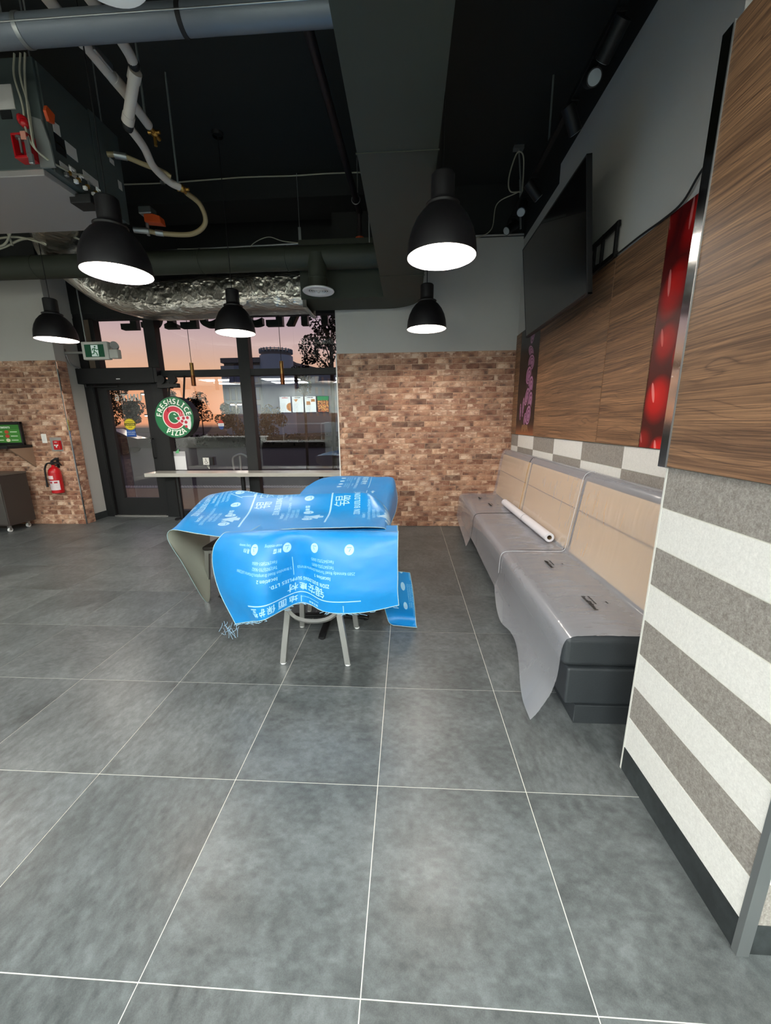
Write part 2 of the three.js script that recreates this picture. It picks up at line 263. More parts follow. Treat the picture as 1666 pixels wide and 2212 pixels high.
// ---------------------------------------------------------------- storefront
{
  const w = struct('window_1', [bx(-4.99, -0.9, 2.98, 3.08, -6.0, -5.88), bx(-3.7, -0.9, 2.165, 2.255, -6.0, -5.88), bx(-3.7, -0.9, 0, 0.1, -6.0, -5.88)], M.frame);
  part('mullion', rbx(-3.87, -3.70, 0, 3.0, -6.0, -5.87, 0.004, 1), M.frame, w);
  part('mullion', rbx(-2.49, -2.32, 0, 3.0, -6.0, -5.87, 0.004, 1), M.frame, w);
  part('mullion', rbx(-4.99, -4.80, 0, 3.0, -6.0, -5.87, 0.004, 1), M.frame, w); part('jamb_strip', rbx(-4.80, -4.70, 2.29, 3.0, -5.99, -5.89, 0.003, 1), std(0x6f6253, 0.8), w); part('mullion', rbx(-4.70, -4.63, 2.29, 3.0, -6.0, -5.88, 0.003, 1), M.frame, w);
  part('mullion', rbx(-1.0, -0.9, 0, 3.0, -6.0, -5.87, 0.004, 1), M.frame, w);
  for (const [a, b, c, d] of [[-4.63, -3.87, 2.29, 2.98], [-3.7, -2.49, 2.255, 2.98], [-2.32, -1.0, 2.255, 2.98], [-3.7, -2.49, 0.1, 2.165], [-2.32, -1.0, 0.1, 2.165]])
    part('pane', new THREE.PlaneGeometry(b - a, d - c).translate((a + b) / 2, (c + d) / 2, ZG), M.glass, w);
  const d = struct('door_1', [rbx(-4.77, -4.615, 0.02, 2.08, -5.975, -5.915, 0.004, 1), rbx(-4.03, -3.935, 0.02, 2.08, -5.975, -5.915, 0.004, 1), rbx(-4.62, -4.02, 0.02, 0.305, -5.975, -5.915, 0.004, 1), rbx(-4.62, -4.02, 1.985, 2.08, -5.975, -5.915, 0.004, 1)], M.frame);
  part('pane', new THREE.PlaneGeometry(0.6, 1.69).translate(-4.325, 1.145, ZG), M.glass, d);
  part('jamb', [bx(-4.81, -4.785, 0, 2.1, -5.99, -5.88), bx(-3.925, -3.86, 0, 2.1, -5.99, -5.88)], M.frame, d);
  part('threshold', bx(-4.8, -3.9, 0, 0.018, -6.0, -5.87), M.brushed, d);
  part('pull_bar', tube([[-3.98, 0.95, -5.905], [-3.98, 0.95, -5.86], [-3.98, 1.0, -5.85], [-3.98, 1.2, -5.85], [-3.98, 1.25, -5.86], [-3.98, 1.25, -5.905]], 0.009, 30, 8, 0.2), M.frame, d);
  const lt = new TextGeometry('UNIT 6', { font, size: 0.1, depth: 0.001, curveSegments: 4 }); lt.rotateY(Math.PI); lt.translate(-4.09, 1.83, -5.955);
  part('lettering', lt, M.offWhite, d);
  const op = thing('door_operator', 'long black automatic door operator box above the glass door', 'door opener', [-4.37, 2.185, -5.83]);
  part('housing', rbx(-0.64, 0.63, -0.115, 0.105, -0.045, 0.07, 0.008, 2), M.frame, op);
  part('end_cap', rbx(0.63, 0.68, -0.11, 0.1, -0.04, 0.065, 0.006), M.blackMetal, op);
  part('badge', bx(0.05, 0.11, -0.06, -0.045, 0.07, 0.072), M.paper, op);
  part('screw', ball(-0.6, -0.1, 0.06, 0.014), M.zinc, op);
  part('arm', [rod([-0.5, -0.115, 0.0], [-0.5, -0.15, 0.0], 0.02), rbx(-0.52, 0.0, -0.16, -0.14, -0.02, 0.0, 0.004)], M.blackMetal, op);
}

// ================================================================ outside
struct('ground_sidewalk', metreUV(bx(-40, 30, -0.25, -0.06, -9.0, -6.02)), std(0xb99a78, 0.9, { map: linenTex }));
{ const k = struct('kerb', bx(-40, 30, -0.25, -0.05, -9.35, -9.0), std(0x8f8880, 0.9));
  const dots = []; for (let i = 0; i < 90; i++) for (let j = 0; j < 3; j++) dots.push(new THREE.CylinderGeometry(0.02, 0.028, 0.012, 8).translate(-8.2 + i * 0.07, -0.044, -9.28 + j * 0.1));
  const d = part('tactile_dots', dots, std(0xbdb9b2, 0.8), k); d.userData.kind = 'stuff'; }
struct('road', metreUV(bx(-200, 120, -0.35, -0.16, -85, -9.35)), std(0x4e4a52, 0.85, { map: concreteTex }));
struct('land', bx(-300, 200, -0.5, -0.12, -260, -85), std(0x2f3528, 0.95));
{ // big channel letters over the window, seen from behind
  const t = thing('shop_sign', 'dark channel letters of the shop sign seen from behind above the windows', 'sign', [0, 2.94, -6.3]);
  const word = 'FRESHSLICE'; let x = -1.22;
  part('raceway', bx(-4.55, -1.15, 0.17, 0.3, -0.1, -0.02), M.blackMetal, t); for (const x of [-4.3, -3.2, -2.2, -1.3]) part('wall_bracket', bx(x - 0.02, x + 0.02, 0.2, 0.26, -0.02, 0.21), M.blackMetal, t);
  for (const ch of word) {
    const g = new TextGeometry(ch, { font, size: 0.44, depth: 0.1, curveSegments: 8, bevelEnabled: true, bevelSize: 0.004, bevelThickness: 0.004, bevelSegments: 1 }); g.computeBoundingBox(); const w = g.boundingBox.max.x - g.boundingBox.min.x;
    g.translate(-g.boundingBox.min.x, -g.boundingBox.min.y, 0); g.rotateY(Math.PI); const l = part('letter', g, std(0x1a2420, 0.5), t); l.position.set(x, 0, -0.02); x -= w + 0.055;
  }
}
{ // hotel block beyond the car park
  const b = thing('hotel_building', 'blue-grey hotel block with a round tower beyond the car park', 'building', [-24, -0.2, -62]);
  const wall = std(0x5a7890, 0.7), dark = std(0x2c3f52, 0.6), glassy = std(0x305a84, 0.3), lit = std(0x5f6e7c, 0.4);
  part('wall', [bx(-5.2, 5.3, 0, 10.6, -10, 0)], wall, b); part('roof_slab', [bx(-5.0, 5.3, 11.0, 11.7, -10, 0.3), bx(-4.8, 5.1, 10.6, 11.0, -9.8, -0.4)], dark, b);
  const tower = part('tower', [new THREE.CylinderGeometry(2.55, 2.55, 12.0, 40).translate(3.4, 6, -1.2)], std(0x6c90b0, 0.6), b);
  part('tower_crown', [new THREE.CylinderGeometry(2.3, 2.3, 0.9, 40, 1, true).translate(3.4, 12.3, -1.2), new THREE.TorusGeometry(2.45, 0.07, 6, 48).rotateX(Math.PI / 2).translate(3.4, 12.85, -1.2)], dark, tower);
  for (let i = 0; i < 26; i++) { const a = i / 26 * Math.PI * 2; part('crown_fin', bx(-0.05, 0.05, 12.4, 13.0, -0.14, 0.14).rotateY(a).translate(3.4 + 2.45 * Math.sin(a), 0, -1.2 + 2.45 * Math.cos(a)), wall, tower); }
  for (let i = 0; i < 6; i++) for (let j = 0; j < 3; j++) { const w = part('window', bx(-4.9 + i * 0.98, -4.15 + i * 0.98, 9.9 - j * 2.6 - 1.9, 9.9 - j * 2.6, -0.05, 0.04), dark, b); part('pane', bx(-4.84 + i * 0.98, -4.21 + i * 0.98, 9.84 - j * 2.6 - 1.78, 9.84 - j * 2.6, 0.03, 0.06), glassy, w); }
  // long wing that runs away to the right
  const w = new THREE.Group(); const wing = part('wing', [bx(0, 34, 0, 10.9, -8, 0)], wall, b); wing.position.set(5.2, 0, -1.5); wing.rotation.y = 1.24;
  part('wing_roof', bx(-0.1, 34.2, 10.9, 11.3, -8.2, 0.25), dark, wing);
  for (let i = 0; i < 15; i++) for (let j = 0; j < 4; j++) part('window', bx(0.9 + i * 2.2, 1.75 + i * 2.2, 9.9 - j * 1.9 - 1.2, 9.9 - j * 1.9, -0.03, 0.03), lit, wing);
}
function leafCloud(n, at, size, seed) { // crossed leaf quads scattered in blobs, joined
  const pos = new Float32Array(n * 18), nor = new Float32Array(n * 18), q = new THREE.Quaternion(), e = new THREE.Euler(), c = [V(-0.5, 0, 0), V(0, 0.32, 0.1), V(0.5, 0, 0), V(-0.5, 0, 0), V(0.5, 0, 0), V(0, -0.32, 0.1)], nn = V();
  for (let i = 0; i < n; i++) {
    const p = at(i), s = size * rnd(0.6, 1.3); q.setFromEuler(e.set(rnd(-1.4, 1.4), rnd(0, 6.3), rnd(-1.4, 1.4)));
    c.forEach((v, k) => { const w = v.clone().multiplyScalar(s).applyQuaternion(q).add(p); w.toArray(pos, i * 18 + k * 3); nn.set(0, 0, 1).applyQuaternion(q).toArray(nor, i * 18 + k * 3); });
  }
  const g = new THREE.BufferGeometry(); g.setAttribute('position', new THREE.BufferAttribute(pos, 3)); g.setAttribute('normal', new THREE.BufferAttribute(nor, 3)); return g;
}
const leafMats = [0x262e1d, 0x1a2217, 0x2f3622, 0x222920].map((c) => phys(c, 0.8, { side: THREE.DoubleSide, transmission: 0.3, thickness: 0 }));
function tree(label, [x, z], h, r, n, leaf, m, opt = {}) {
  const t = thing('tree', label, 'tree', [x, -0.2, z]), blobs = [];
  const trunkTop = h - r * (opt.tall ?? 1);
  const wood = [rod([0, 0, 0], [0.04, trunkTop, 0], 0.03 * h * 0.5, 0.02 * h * 0.5, 8)];
  for (let i = 0; i < 12; i++) { const a = rnd(0, 6.28), y = trunkTop + rnd(-0.5, 1.5) * r * 0.9 * (opt.tall ?? 1), d = r * rnd(0.15, 0.8); blobs.push([Math.cos(a) * d, y, Math.sin(a) * d, r * rnd(0.25, 0.5)]); wood.push(rod([0.03, Math.min(trunkTop, y * 0.85), 0], [Math.cos(a) * d, y, Math.sin(a) * d], 0.012 * h * 0.4, 0.004 * h * 0.4, 6)); }
  part('trunk', wood, std(0x2b241e, 0.9), t);
  const f = part('foliage', leafCloud(n, (i) => { const b = blobs[i % blobs.length], u = rnd(-1, 1), a = rnd(0, 6.28), k = Math.sqrt(1 - u * u) * b[3] * Math.cbrt(rnd(0.2, 1)); return V(b[0] + k * Math.cos(a), b[1] + u * b[3] * (opt.tall ?? 1), b[2] + k * Math.sin(a)); }, leaf), leafMats[m], t); f.userData.kind = 'stuff';
}
tree('tall leafy tree close outside the right window pane', [-2.15, -11.3], 5.0, 0.85, 3400, 0.08, 1, { tall: 1.3 });
tree('slim young tree low in the right window pane, left of the tall tree', [-3.15, -12.0], 3.25, 0.42, 700, 0.08, 3);
tree('broad dark tree seen through the left half of the door glass', [-29.5, -38], 4.9, 2.0, 3600, 0.2, 1);
tree('bushy tree seen through the middle of the door glass', [-25.6, -35.5], 3.9, 1.2, 2000, 0.2, 0);
tree('spindly tree top showing above the round hanging sign', [-22.6, -37], 4.3, 0.9, 1100, 0.17, 3);
tree('low tree right of the round sign under the orange sky', [-19.8, -37], 3.9, 1.1, 1600, 0.17, 2);
tree('dark tree in front of the hotel block', [-15.5, -34], 2.9, 1.3, 2200, 0.18, 1);
tree('dark round tree right of the hotel block', [-11.5, -33], 2.7, 1.3, 2200, 0.18, 0);
{ // clipped hedge along the road
  const hd = thing('hedge', 'long low dark hedge along the far side of the road', 'hedge', [0, 0, 0]);
  part('branches', bx(-60, 10, -0.12, 0.6, -27.6, -26.6), std(0x1c2117, 1), hd);
  part('foliage', leafCloud(3500, () => V(rnd(-60, 10), rnd(0, 0.75), rnd(-28, -26.2)), 0.25), leafMats[1], hd).userData.kind = 'stuff';
}
function lampPost(label, [x, z], h, arms) {
  const t = thing('street_lamp', label, 'street lamp', [x, -0.2, z], 0);
  part('pole', rod([0, 0, 0], [0, h, 0], 0.07, 0.045), M.blackMetal, t);
  for (const s of arms) { part('arm', rod([0, h - 0.05, 0], [s * 0.28, h, 0], 0.03), M.blackMetal, t); const hd = part('lamp_head', rbx(s * 0.28 - 0.17, s * 0.28 + 0.17, h - 0.02, h + 0.08, -0.12, 0.12, 0.02), M.blackMetal, t);
    part('lamp_glow', bx(s * 0.28 - 0.13, s * 0.28 + 0.13, h - 0.08, h - 0.02, -0.1, 0.1), std(0xffffff, 0.5, { emissive: 0xfff0dd, emissiveIntensity: 6 }), hd);
    const l = new THREE.PointLight(0xfff0dd, 3); l.position.set(x + s * 0.28, h - 0.35, z); l.castShadow = true; scene.add(l); }
}
lampPost('twin-headed street lamp seen through the top of the door glass', [-20.2, -30], 4.05, [-1, 1]);
lampPost('shorter twin-headed street lamp seen through the middle of the door glass', [-20.5, -30.5], 2.45, [-1, 1]);
lampPost('twin-headed street lamp seen between the hanging sign and the second mullion', [-13.2, -30], 3.2, [-1, 1]);
function car(label, [x, z], col, turn) {
  const t = thing('car', label, 'car', [x, -0.14, z], turn, 'cars parked across the road');
  part('body', prism([[-2.1, 0.35], [-2.15, 0.75], [-1.3, 0.9], [-0.75, 1.4], [0.9, 1.42], [1.7, 0.98], [2.15, 0.85], [2.15, 0.35]], 'z', -0.85, 0.85, 0.06), std(col, 0.25, { metalness: 0.3 }), t);
  part('windows', prism([[-1.15, 0.93], [-0.7, 1.34], [0.85, 1.36], [1.5, 0.98]], 'z', -0.87, 0.87), std(0x0b0d10, 0.1), t);
  for (const [a, b] of [[-1.35, 0.78], [1.35, 0.78], [-1.35, -0.78], [1.35, -0.78]]) part('wheel', new THREE.CylinderGeometry(0.33, 0.33, 0.2, 24).rotateX(Math.PI / 2).translate(a, 0.33, b), M.rubber, t);
  for (const s of [-0.6, 0.6]) part('headlamp', rbx(-2.17, -2.1, 0.62, 0.74, s - 0.17, s + 0.17, 0.02), M.whiteGloss, t);
}
car('silver parked car outside, left of the second mullion', [-33.6, -76], 0x9aa0a8, 0.1);
car('dark parked car outside, just right of the second mullion', [-26.2, -75], 0x23272e, -0.15);
car('dark parked car low in the door glass', [-17.6, -21.5], 0x2a2d34, 0.3);
{ // bent-tube railing on the pavement
  const t = thing('handrail', 'bent steel handrail on the pavement outside the middle window pane', 'railing', [-3.32, -0.06, -7.6]);
  part('top_rail', tube([[-0.19, 0.55, 0], [-0.2, 0.82, 0], [-0.13, 0.9, 0], [0.0, 0.93, 0], [0.16, 0.84, 0], [0.34, 0.74, 0]], 0.022, 40, 8), M.zinc, t);
  part('rail_end', tube([[-0.19, 0.55, 0], [-0.17, 0.5, 0], [-0.06, 0.47, 0]], 0.022, 12, 8), M.zinc, t);
  for (const [x, h] of [[-0.05, 0.9], [0.12, 0.86], [0.3, 0.75]]) part('post', rod([x, 0, 0], [x, h, 0], 0.02), M.zinc, t);
}
// ================================================================ overhead services
{ // big black rectangular duct with a rounded elbow at its far end
  const t = thing('rectangular_duct', 'wide black rectangular air duct running overhead to the back wall with a rounded elbow', 'duct');
  const pts = [[0.16, 0.74], [0.16, -4.85]]; for (let i = 1; i <= 12; i++) { const a = i / 12 * Math.PI / 2; pts.push([-0.26 + 0.42 * Math.cos(a), -4.85 - 0.40 * Math.sin(a)]); }
  pts.push([-1.22, -5.25], [-1.22, -4.78], [-0.27, -4.78], [-0.27, 0.74]);
  part('duct_body', prism(pts, 'y', 2.85, 3.45), M.ductPaint, t);
  for (const z of [-0.4, -1.4, -2.4, -4.15]) part('duct_seam', [bx(-0.276, 0.166, 2.846, 2.852, z - 0.004, z + 0.004)], M.ductPaint, t);
  for (const [x, z] of [[-0.22, -1.0], [0.1, -1.0], [-0.22, -3.4], [0.1, -3.4]]) part('hanger_rod', rod([x < 0 ? -0.3 : 0.19, 2.84, z], [x < 0 ? -0.3 : 0.19, YC, z], 0.005), M.zinc, t);
}
{ // round black duct across the room with the ceiling diffuser
  const t = thing('round_duct', 'black round spiral duct crossing in front of the windows', 'duct');
  part('duct_body', new THREE.CylinderGeometry(0.115, 0.115, 6.9, 36).rotateZ(Math.PI / 2).translate(-3.73, 3.2, -4.6), M.ductPaint, t);
  for (let x = -7; x < -0.4; x += 0.95) part('spiral_lock', new THREE.TorusGeometry(0.116, 0.004, 6, 36).rotateY(Math.PI / 2).translate(x, 3.2, -4.6), M.ductPaint, t);
  part('drop_branch', [new THREE.CylinderGeometry(0.1, 0.1, 0.34, 32).translate(-0.968, 3.04, -4.56), new THREE.TorusGeometry(0.101, 0.006, 6, 32).rotateX(Math.PI / 2).translate(-0.968, 2.98, -4.56)], M.ductPaint, t);
  const d = thing('ceiling_diffuser', 'round white ceiling diffuser with concentric rings under the black duct', 'air vent', [-0.968, 2.855, -4.56]);
  part('flange', lathe([[0.105, 0.012], [0.105, 0.0], [0.165, -0.004], [0.172, 0.004], [0.165, 0.016], [0.105, 0.014]]), M.whiteGloss, d);
  for (const r of [0.084, 0.06, 0.036]) part('ring', lathe([[r, 0.02], [r + 0.006, -0.004], [r + 0.011, 0.0], [r + 0.004, 0.024]]), M.whiteGloss, d);
  part('hub', new THREE.CylinderGeometry(0.016, 0.014, 0.02, 20), M.whiteGloss, d);
  part('throat', new THREE.CylinderGeometry(0.104, 0.104, 0.01, 30).translate(0, 0.03, 0), M.rubber, d);
  const d2 = copyOf(d, [-1.195, 3.2, -1.86], 'round white ceiling diffuser cut off by the top edge, above the grey pipe');
  obj('drop_branch', new THREE.CylinderGeometry(0.1, 0.1, 0.96, 32).translate(0, 0.51, 0), M.ductPaint, d2);
}
{ // foil-wrapped duct that sags in front of the windows
  const t = thing('foil_duct', 'silver foil-wrapped flexible duct sagging in front of the windows', 'duct');
  const path = new THREE.CatmullRomCurve3([[-2.95, 3.45, -3.6], [-3.3, 3.53, -3.95], [-3.75, 3.56, -4.45], [-4.1, 3.46, -4.95], [-3.85, 3.16, -5.16], [-3.2, 2.98, -5.13], [-2.6, 2.97, -5.08], [-2.0, 2.99, -5.06], [-1.19, 2.99, -5.04]].map((p) => V(...p)));
  const nu = 150, nv = 44, pos = [], uv = [], idx = [];
  for (let i = 0; i <= nu; i++) {
    const u = i / nu, c = path.getPointAt(u), T = path.getTangentAt(u), S = V(0, 1, 0).cross(T).normalize(), U = T.clone().cross(S);
    for (let j = 0; j <= nv; j++) {
      const a = j / nv * Math.PI * 2, ca = Math.cos(a), sa = Math.sin(a), e = 0.55, w = 0.225 * Math.sign(ca) * Math.pow(Math.abs(ca), e), h = 0.205 * Math.sign(sa) * Math.pow(Math.abs(sa), e);
      const k = 1 + 0.16 * (fbm(u, (j % nv) / nv, 16, 7, 3, 301) - 0.5) + 0.03 * (fbm(u, (j % nv) / nv, 60, 16, 2, 311) - 0.5);
      const p = c.clone().addScaledVector(S, w * k).addScaledVector(U, h * k); pos.push(p.x, p.y, p.z); uv.push(u * 3.6, j / nv * 1.5);
      if (i < nu && j < nv) { const q = i * (nv + 1) + j; idx.push(q, q + 1, q + nv + 1, q + 1, q + nv + 2, q + nv + 1); }
    }
  }
  const g = new THREE.BufferGeometry(); g.setAttribute('position', new THREE.Float32BufferAttribute(pos, 3)); g.setAttribute('uv', new THREE.Float32BufferAttribute(uv, 2)); g.setIndex(idx); g.computeVertexNormals();
  part('foil_jacket', g, M.foil, t);
  part('end_band', [bx(-1.21, -1.17, 2.77, 3.21, -5.28, -5.262), bx(-1.21, -1.17, 2.768, 2.785, -5.28, -4.8), bx(-1.21, -1.17, 2.77, 3.21, -4.818, -4.8)], M.foil, t);
}
{ // suspended air handler
  const t = thing('air_handler', 'large grey suspended air handling unit covered in labels and wiring', 'air conditioner', [-2.36, 3.1, -2.86]);
  const cas = std(0x4a5453, 0.45, { metalness: 0.25 }), side = std(0x464e4c, 0.5, { metalness: 0.15 }), st = std(0xb9b7b3, 0.7);
  part('casing', rbx(-1.35, 0, 0.02, 0.62, -0.72, 0, 0.006, 1), cas, t);
  part('side_panel', [rbx(-0.001, 0.012, 0.01, 0.61, -0.42, -0.02, 0.003, 1), rbx(-0.001, 0.014, 0.01, 0.63, -0.72, -0.43, 0.003, 1)], side, t);
  part('bottom_pan', rbx(-1.36, -0.05, -0.02, 0.02, -0.725, 0.004, 0.006, 1), std(0xa09c99, 0.5, { metalness: 0.3 }), t);
  const black = std(0x101214, 0.5);
  const stick = (mat, z0, z1, y0, y1) => part('sticker', bx(0.0115, 0.0165, y0, y1, z0, z1), mat, t);
  stick(st, -0.114, -0.062, 0.262, 0.325); stick(black, -0.134, -0.057, 0.15, 0.255); stick(std(0xb8a04a, 0.6), -0.13, -0.06, 0.2, 0.206); stick(st, -0.235, -0.145, 0.185, 0.262); stick(st, -0.133, -0.065, 0.06, 0.1); stick(st, -0.2, -0.143, 0.06, 0.12); stick(st, -0.408, -0.269, 0.105, 0.16); stick(std(0xa89a80, 0.7), -0.568, -0.374, 0.02, 0.1); stick(st, -0.628, -0.579, 0.38, 0.415); stick(st, -0.685, -0.645, 0.235, 0.295);
  part('orange_tag', prism([[-0.075, 0.36], [-0.02, 0.375], [-0.005, 0.34], [-0.02, 0.29], [-0.06, 0.3]], 'x', 0.01, 0.03), M.orange, t);
  part('front_label', [bx(-0.46, -0.165, 0.35, 0.48, -0.001, 0.006)], st, t); part('badge', [bx(-0.27, -0.2, 0.3, 0.345, -0.001, 0.007)], black, t);
  const box = part('control_box', [rbx(-0.175, -0.165, 0.05, 0.18, 0.0, 0.07, 0.003, 1), rbx(-0.085, -0.065, 0.05, 0.18, 0.0, 0.07, 0.003, 1), rbx(-0.175, -0.065, 0.045, 0.06, 0.0, 0.07, 0.003, 1), rbx(-0.175, -0.065, 0.17, 0.182, 0.0, 0.07, 0.003, 1), bx(-0.17, -0.07, 0.05, 0.18, 0.0, 0.008)], M.red, t); part('actuator', [rod([-0.125, 0.16, 0.06], [-0.125, 0.075, 0.06], 0.008), new THREE.CylinderGeometry(0.022, 0.022, 0.012, 18).translate(-0.125, 0.155, 0.06), rbx(-0.08, -0.05, 0.04, 0.15, 0.07, 0.085, 0.006), rbx(-0.07, -0.04, 0.0, 0.06, 0.07, 0.09, 0.006)], M.zinc, box); part('tag', rbx(-0.09, -0.055, 0.13, 0.175, 0.086, 0.09, 0.001, 1), std(0xc98a78, 0.6), box);
  part('red_cap', [ball(-0.105, 0.265, 0.03, 0.032), ball(-0.09, 0.245, 0.04, 0.026), ball(-0.12, 0.285, 0.03, 0.02)], M.red, t);
  part('cover_plate', prism([[-0.06, 0.02], [0.04, 0.02], [0.03, 0.16], [0.0, 0.28], [-0.06, 0.3]], 'z', 0.002, 0.014), std(0x8f9492, 0.4, { metalness: 0.4 }), t);
  for (const [a, b, c] of [[0.02, 0.0, 0.02], [0.05, 0.02, 0.05], [-0.02, -0.03, 0.03]]) part('wire', tube([[-0.07 + a, 0.62, 0.02], [-0.09 + a, 0.5, 0.03], [-0.06 + b, 0.35, c], [-0.05 + b, 0.2, c + 0.02], [-0.02, 0.08, 0.06], [0.03, 0.06, -0.1], [0.03, 0.13, -0.3]], 0.006, 60, 6), M.cable, t);
  for (let k = 0; k < 12; k++) { const z = -0.08 - k * 0.026, y = 0.02 + 0.022 * ((k * 7) % 3); part('connector', k % 3 === 2 ? [rod([0.03, y, z], [0.03, y + 0.035, z], 0.008), rod([0.03, y + 0.03, z], [0.03, y + 0.03, z - 0.03], 0.006)] : rbx(0.016, 0.042, y, y + 0.025, z - 0.02, z, 0.004), k % 3 === 1 ? M.brass : k % 4 === 0 ? M.zinc : M.whiteGloss, t); }
  part('junction_box', rbx(-0.1, 0.06, -0.06, 0.0, -0.36, -0.24, 0.006), M.blackMetal, t);
  for (const [x, z] of [[-0.06, -0.06], [-1.2, -0.06], [-0.06, -0.66]]) part('hanger_rod', rod([x, 0.6, z], [x, YC - 3.1, z], 0.005), M.zinc, t);
}
{ // grey pipe across the top of the picture
  const a = V(-2.75, 3.46, -2.4), b = V(-0.285, 3.46, -2.4), t = thing('grey_duct', 'grey round pipe crossing overhead near the air handler with clamp bands', 'duct');
  part('pipe', rod([-4.6, 3.46, -2.4], [-0.28, 3.46, -2.4], 0.062, 0.062, 28), M.greyDuct, t);
  for (const x of [-1.995, -1.14]) part('clamp', rod([x - 0.012, 3.46, -2.4], [x + 0.012, 3.46, -2.4], 0.066, 0.066, 28), x < -1.5 ? M.zinc : M.rubber, t);
  part('seam', rod([-4.6, 3.45, -2.337], [-0.28, 3.45, -2.337], 0.004), M.zinc, t);
  for (const x of [-2.1, -1.97]) part('hanger_wire', rod([x, 3.5, -2.4], [x, YC, -2.4], 0.004), M.zinc, t);
}
{ // refrigerant lines in pale insulation
  const t = thing('insulated_pipe', 'straight pale insulated pipe overhead, left of its crooked twin', 'pipe'), w = M.pipeWrap;
  part('pipe', tube([[-1.86, 3.62, -1.8], [-1.87, 3.62, -2.4], [-1.875, 3.61, -2.8], [-1.88, 3.61, -3.02], [-1.9, 3.6, -3.28]], 0.03, 60, 14), w, t);
  for (const z of [-2.62, -2.95]) part('joint', rod([-1.875, 3.615, z - 0.05], [-1.875, 3.615, z + 0.05], 0.036, 0.036, 16), w, t);
  part('valve', [rod([-1.905, 3.6, -3.28], [-1.91, 3.6, -3.42], 0.016), rod([-1.95, 3.6, -3.35], [-1.86, 3.6, -3.35], 0.012), ball(-1.91, 3.6, -3.36, 0.026), rod([-1.91, 3.6, -3.36], [-1.91, 3.52, -3.36], 0.012)], M.brass, t);
  part('torn_wrap', rbx(-1.85, -1.83, 3.6, 3.64, -2.85, -2.7, 0.006), M.zinc, t);
  const u = thing('insulated_pipe', 'crooked pale insulated pipe overhead with a fat cranked middle piece', 'pipe');
  part('pipe', tube([[-1.64, 3.62, -1.8], [-1.65, 3.62, -2.4], [-1.645, 3.615, -2.6], [-1.655, 3.61, -2.74], [-1.668, 3.6, -2.8]], 0.03, 40, 14), w, u);
  part('elbow', [ball(-1.668, 3.6, -2.8, 0.034)], M.rubber, u);
  part('crank', [rod([-1.675, 3.58, -2.82], [-1.9, 3.46, -3.03], 0.032, 0.032, 18), rod([-1.675, 3.58, -2.82], [-1.715, 3.56, -2.855], 0.037, 0.037, 18), rod([-1.865, 3.48, -3.0], [-1.9, 3.46, -3.03], 0.037, 0.037, 18)], w, u);
  part('elbow', [ball(-1.915, 3.452, -3.055, 0.034)], M.rubber, u);
  part('pipe', tube([[-1.91, 3.45, -3.06], [-1.94, 3.45, -3.25], [-2.0, 3.44, -3.45], [-1.985, 3.43, -3.62], [-1.94, 3.43, -3.7]], 0.028, 40, 14), w, u);
  part('valve', [ball(-1.93, 3.43, -3.72, 0.03), rod([-1.93, 3.43, -3.7], [-1.93, 3.43, -3.8], 0.018), rod([-1.98, 3.43, -3.74], [-1.88, 3.43, -3.74], 0.012)], M.brass, u);
  const h = thing('hose', 'long beige braided hose curling down from the brass valve overhead', 'hose');
  part('hose_body', tube([[-1.93, 3.43, -3.78], [-1.88, 3.4, -3.92], [-1.9, 3.3, -4.02], [-2.05, 3.22, -4.03], [-2.3, 3.2, -3.95], [-2.38, 3.2, -3.9]], 0.021, 60, 10), M.hose, h); part('coupling', [rod([-2.38, 3.2, -3.9], [-2.5, 3.2, -3.86], 0.026), rod([-2.28, 3.2, -3.955], [-2.34, 3.2, -3.93], 0.025)], M.zinc, h);
  const h2 = thing('hose', 'short beige hose joining the side of the air handler', 'hose');
  part('hose_body', tube([[-2.345, 3.52, -3.42], [-2.25, 3.53, -3.46], [-2.12, 3.5, -3.52], [-2.0, 3.47, -3.56], [-1.95, 3.45, -3.6]], 0.018, 40, 10), M.hose, h2); part('coupling', rod([-2.3, 3.525, -3.44], [-2.22, 3.525, -3.47], 0.024), M.zinc, h2);
  const b = thing('actuator_box', 'small orange and grey valve actuator under the ceiling beside the beige hose', 'actuator', [-2.38, 3.3, -3.98]);
  part('body', rbx(-0.1, 0.02, 0.06, 0.12, -0.05, 0.05, 0.01), M.zinc, b); part('cover', prism([[-0.06, 0.0], [0.1, -0.02], [0.09, 0.04], [0.03, 0.06], [-0.06, 0.06]], 'z', -0.04, 0.04, 0.006), M.orange, b); part('stem', rod([-0.06, -0.1, 0], [-0.06, 0.06, 0], 0.014), M.zinc, b);
  for (const [x, z, y, l] of [[-1.93, -3.66, 3.44, 'longer threaded rod hanging by the brass valve'], [-1.93, -3.3, 3.66, 'shorter threaded rod hanging by the straight insulated pipe']]) { const r = obj('hanger_rod', rod([x, y, z], [x, YC, z], 0.008), M.galv); tag(r, l, 'rod'); }
}
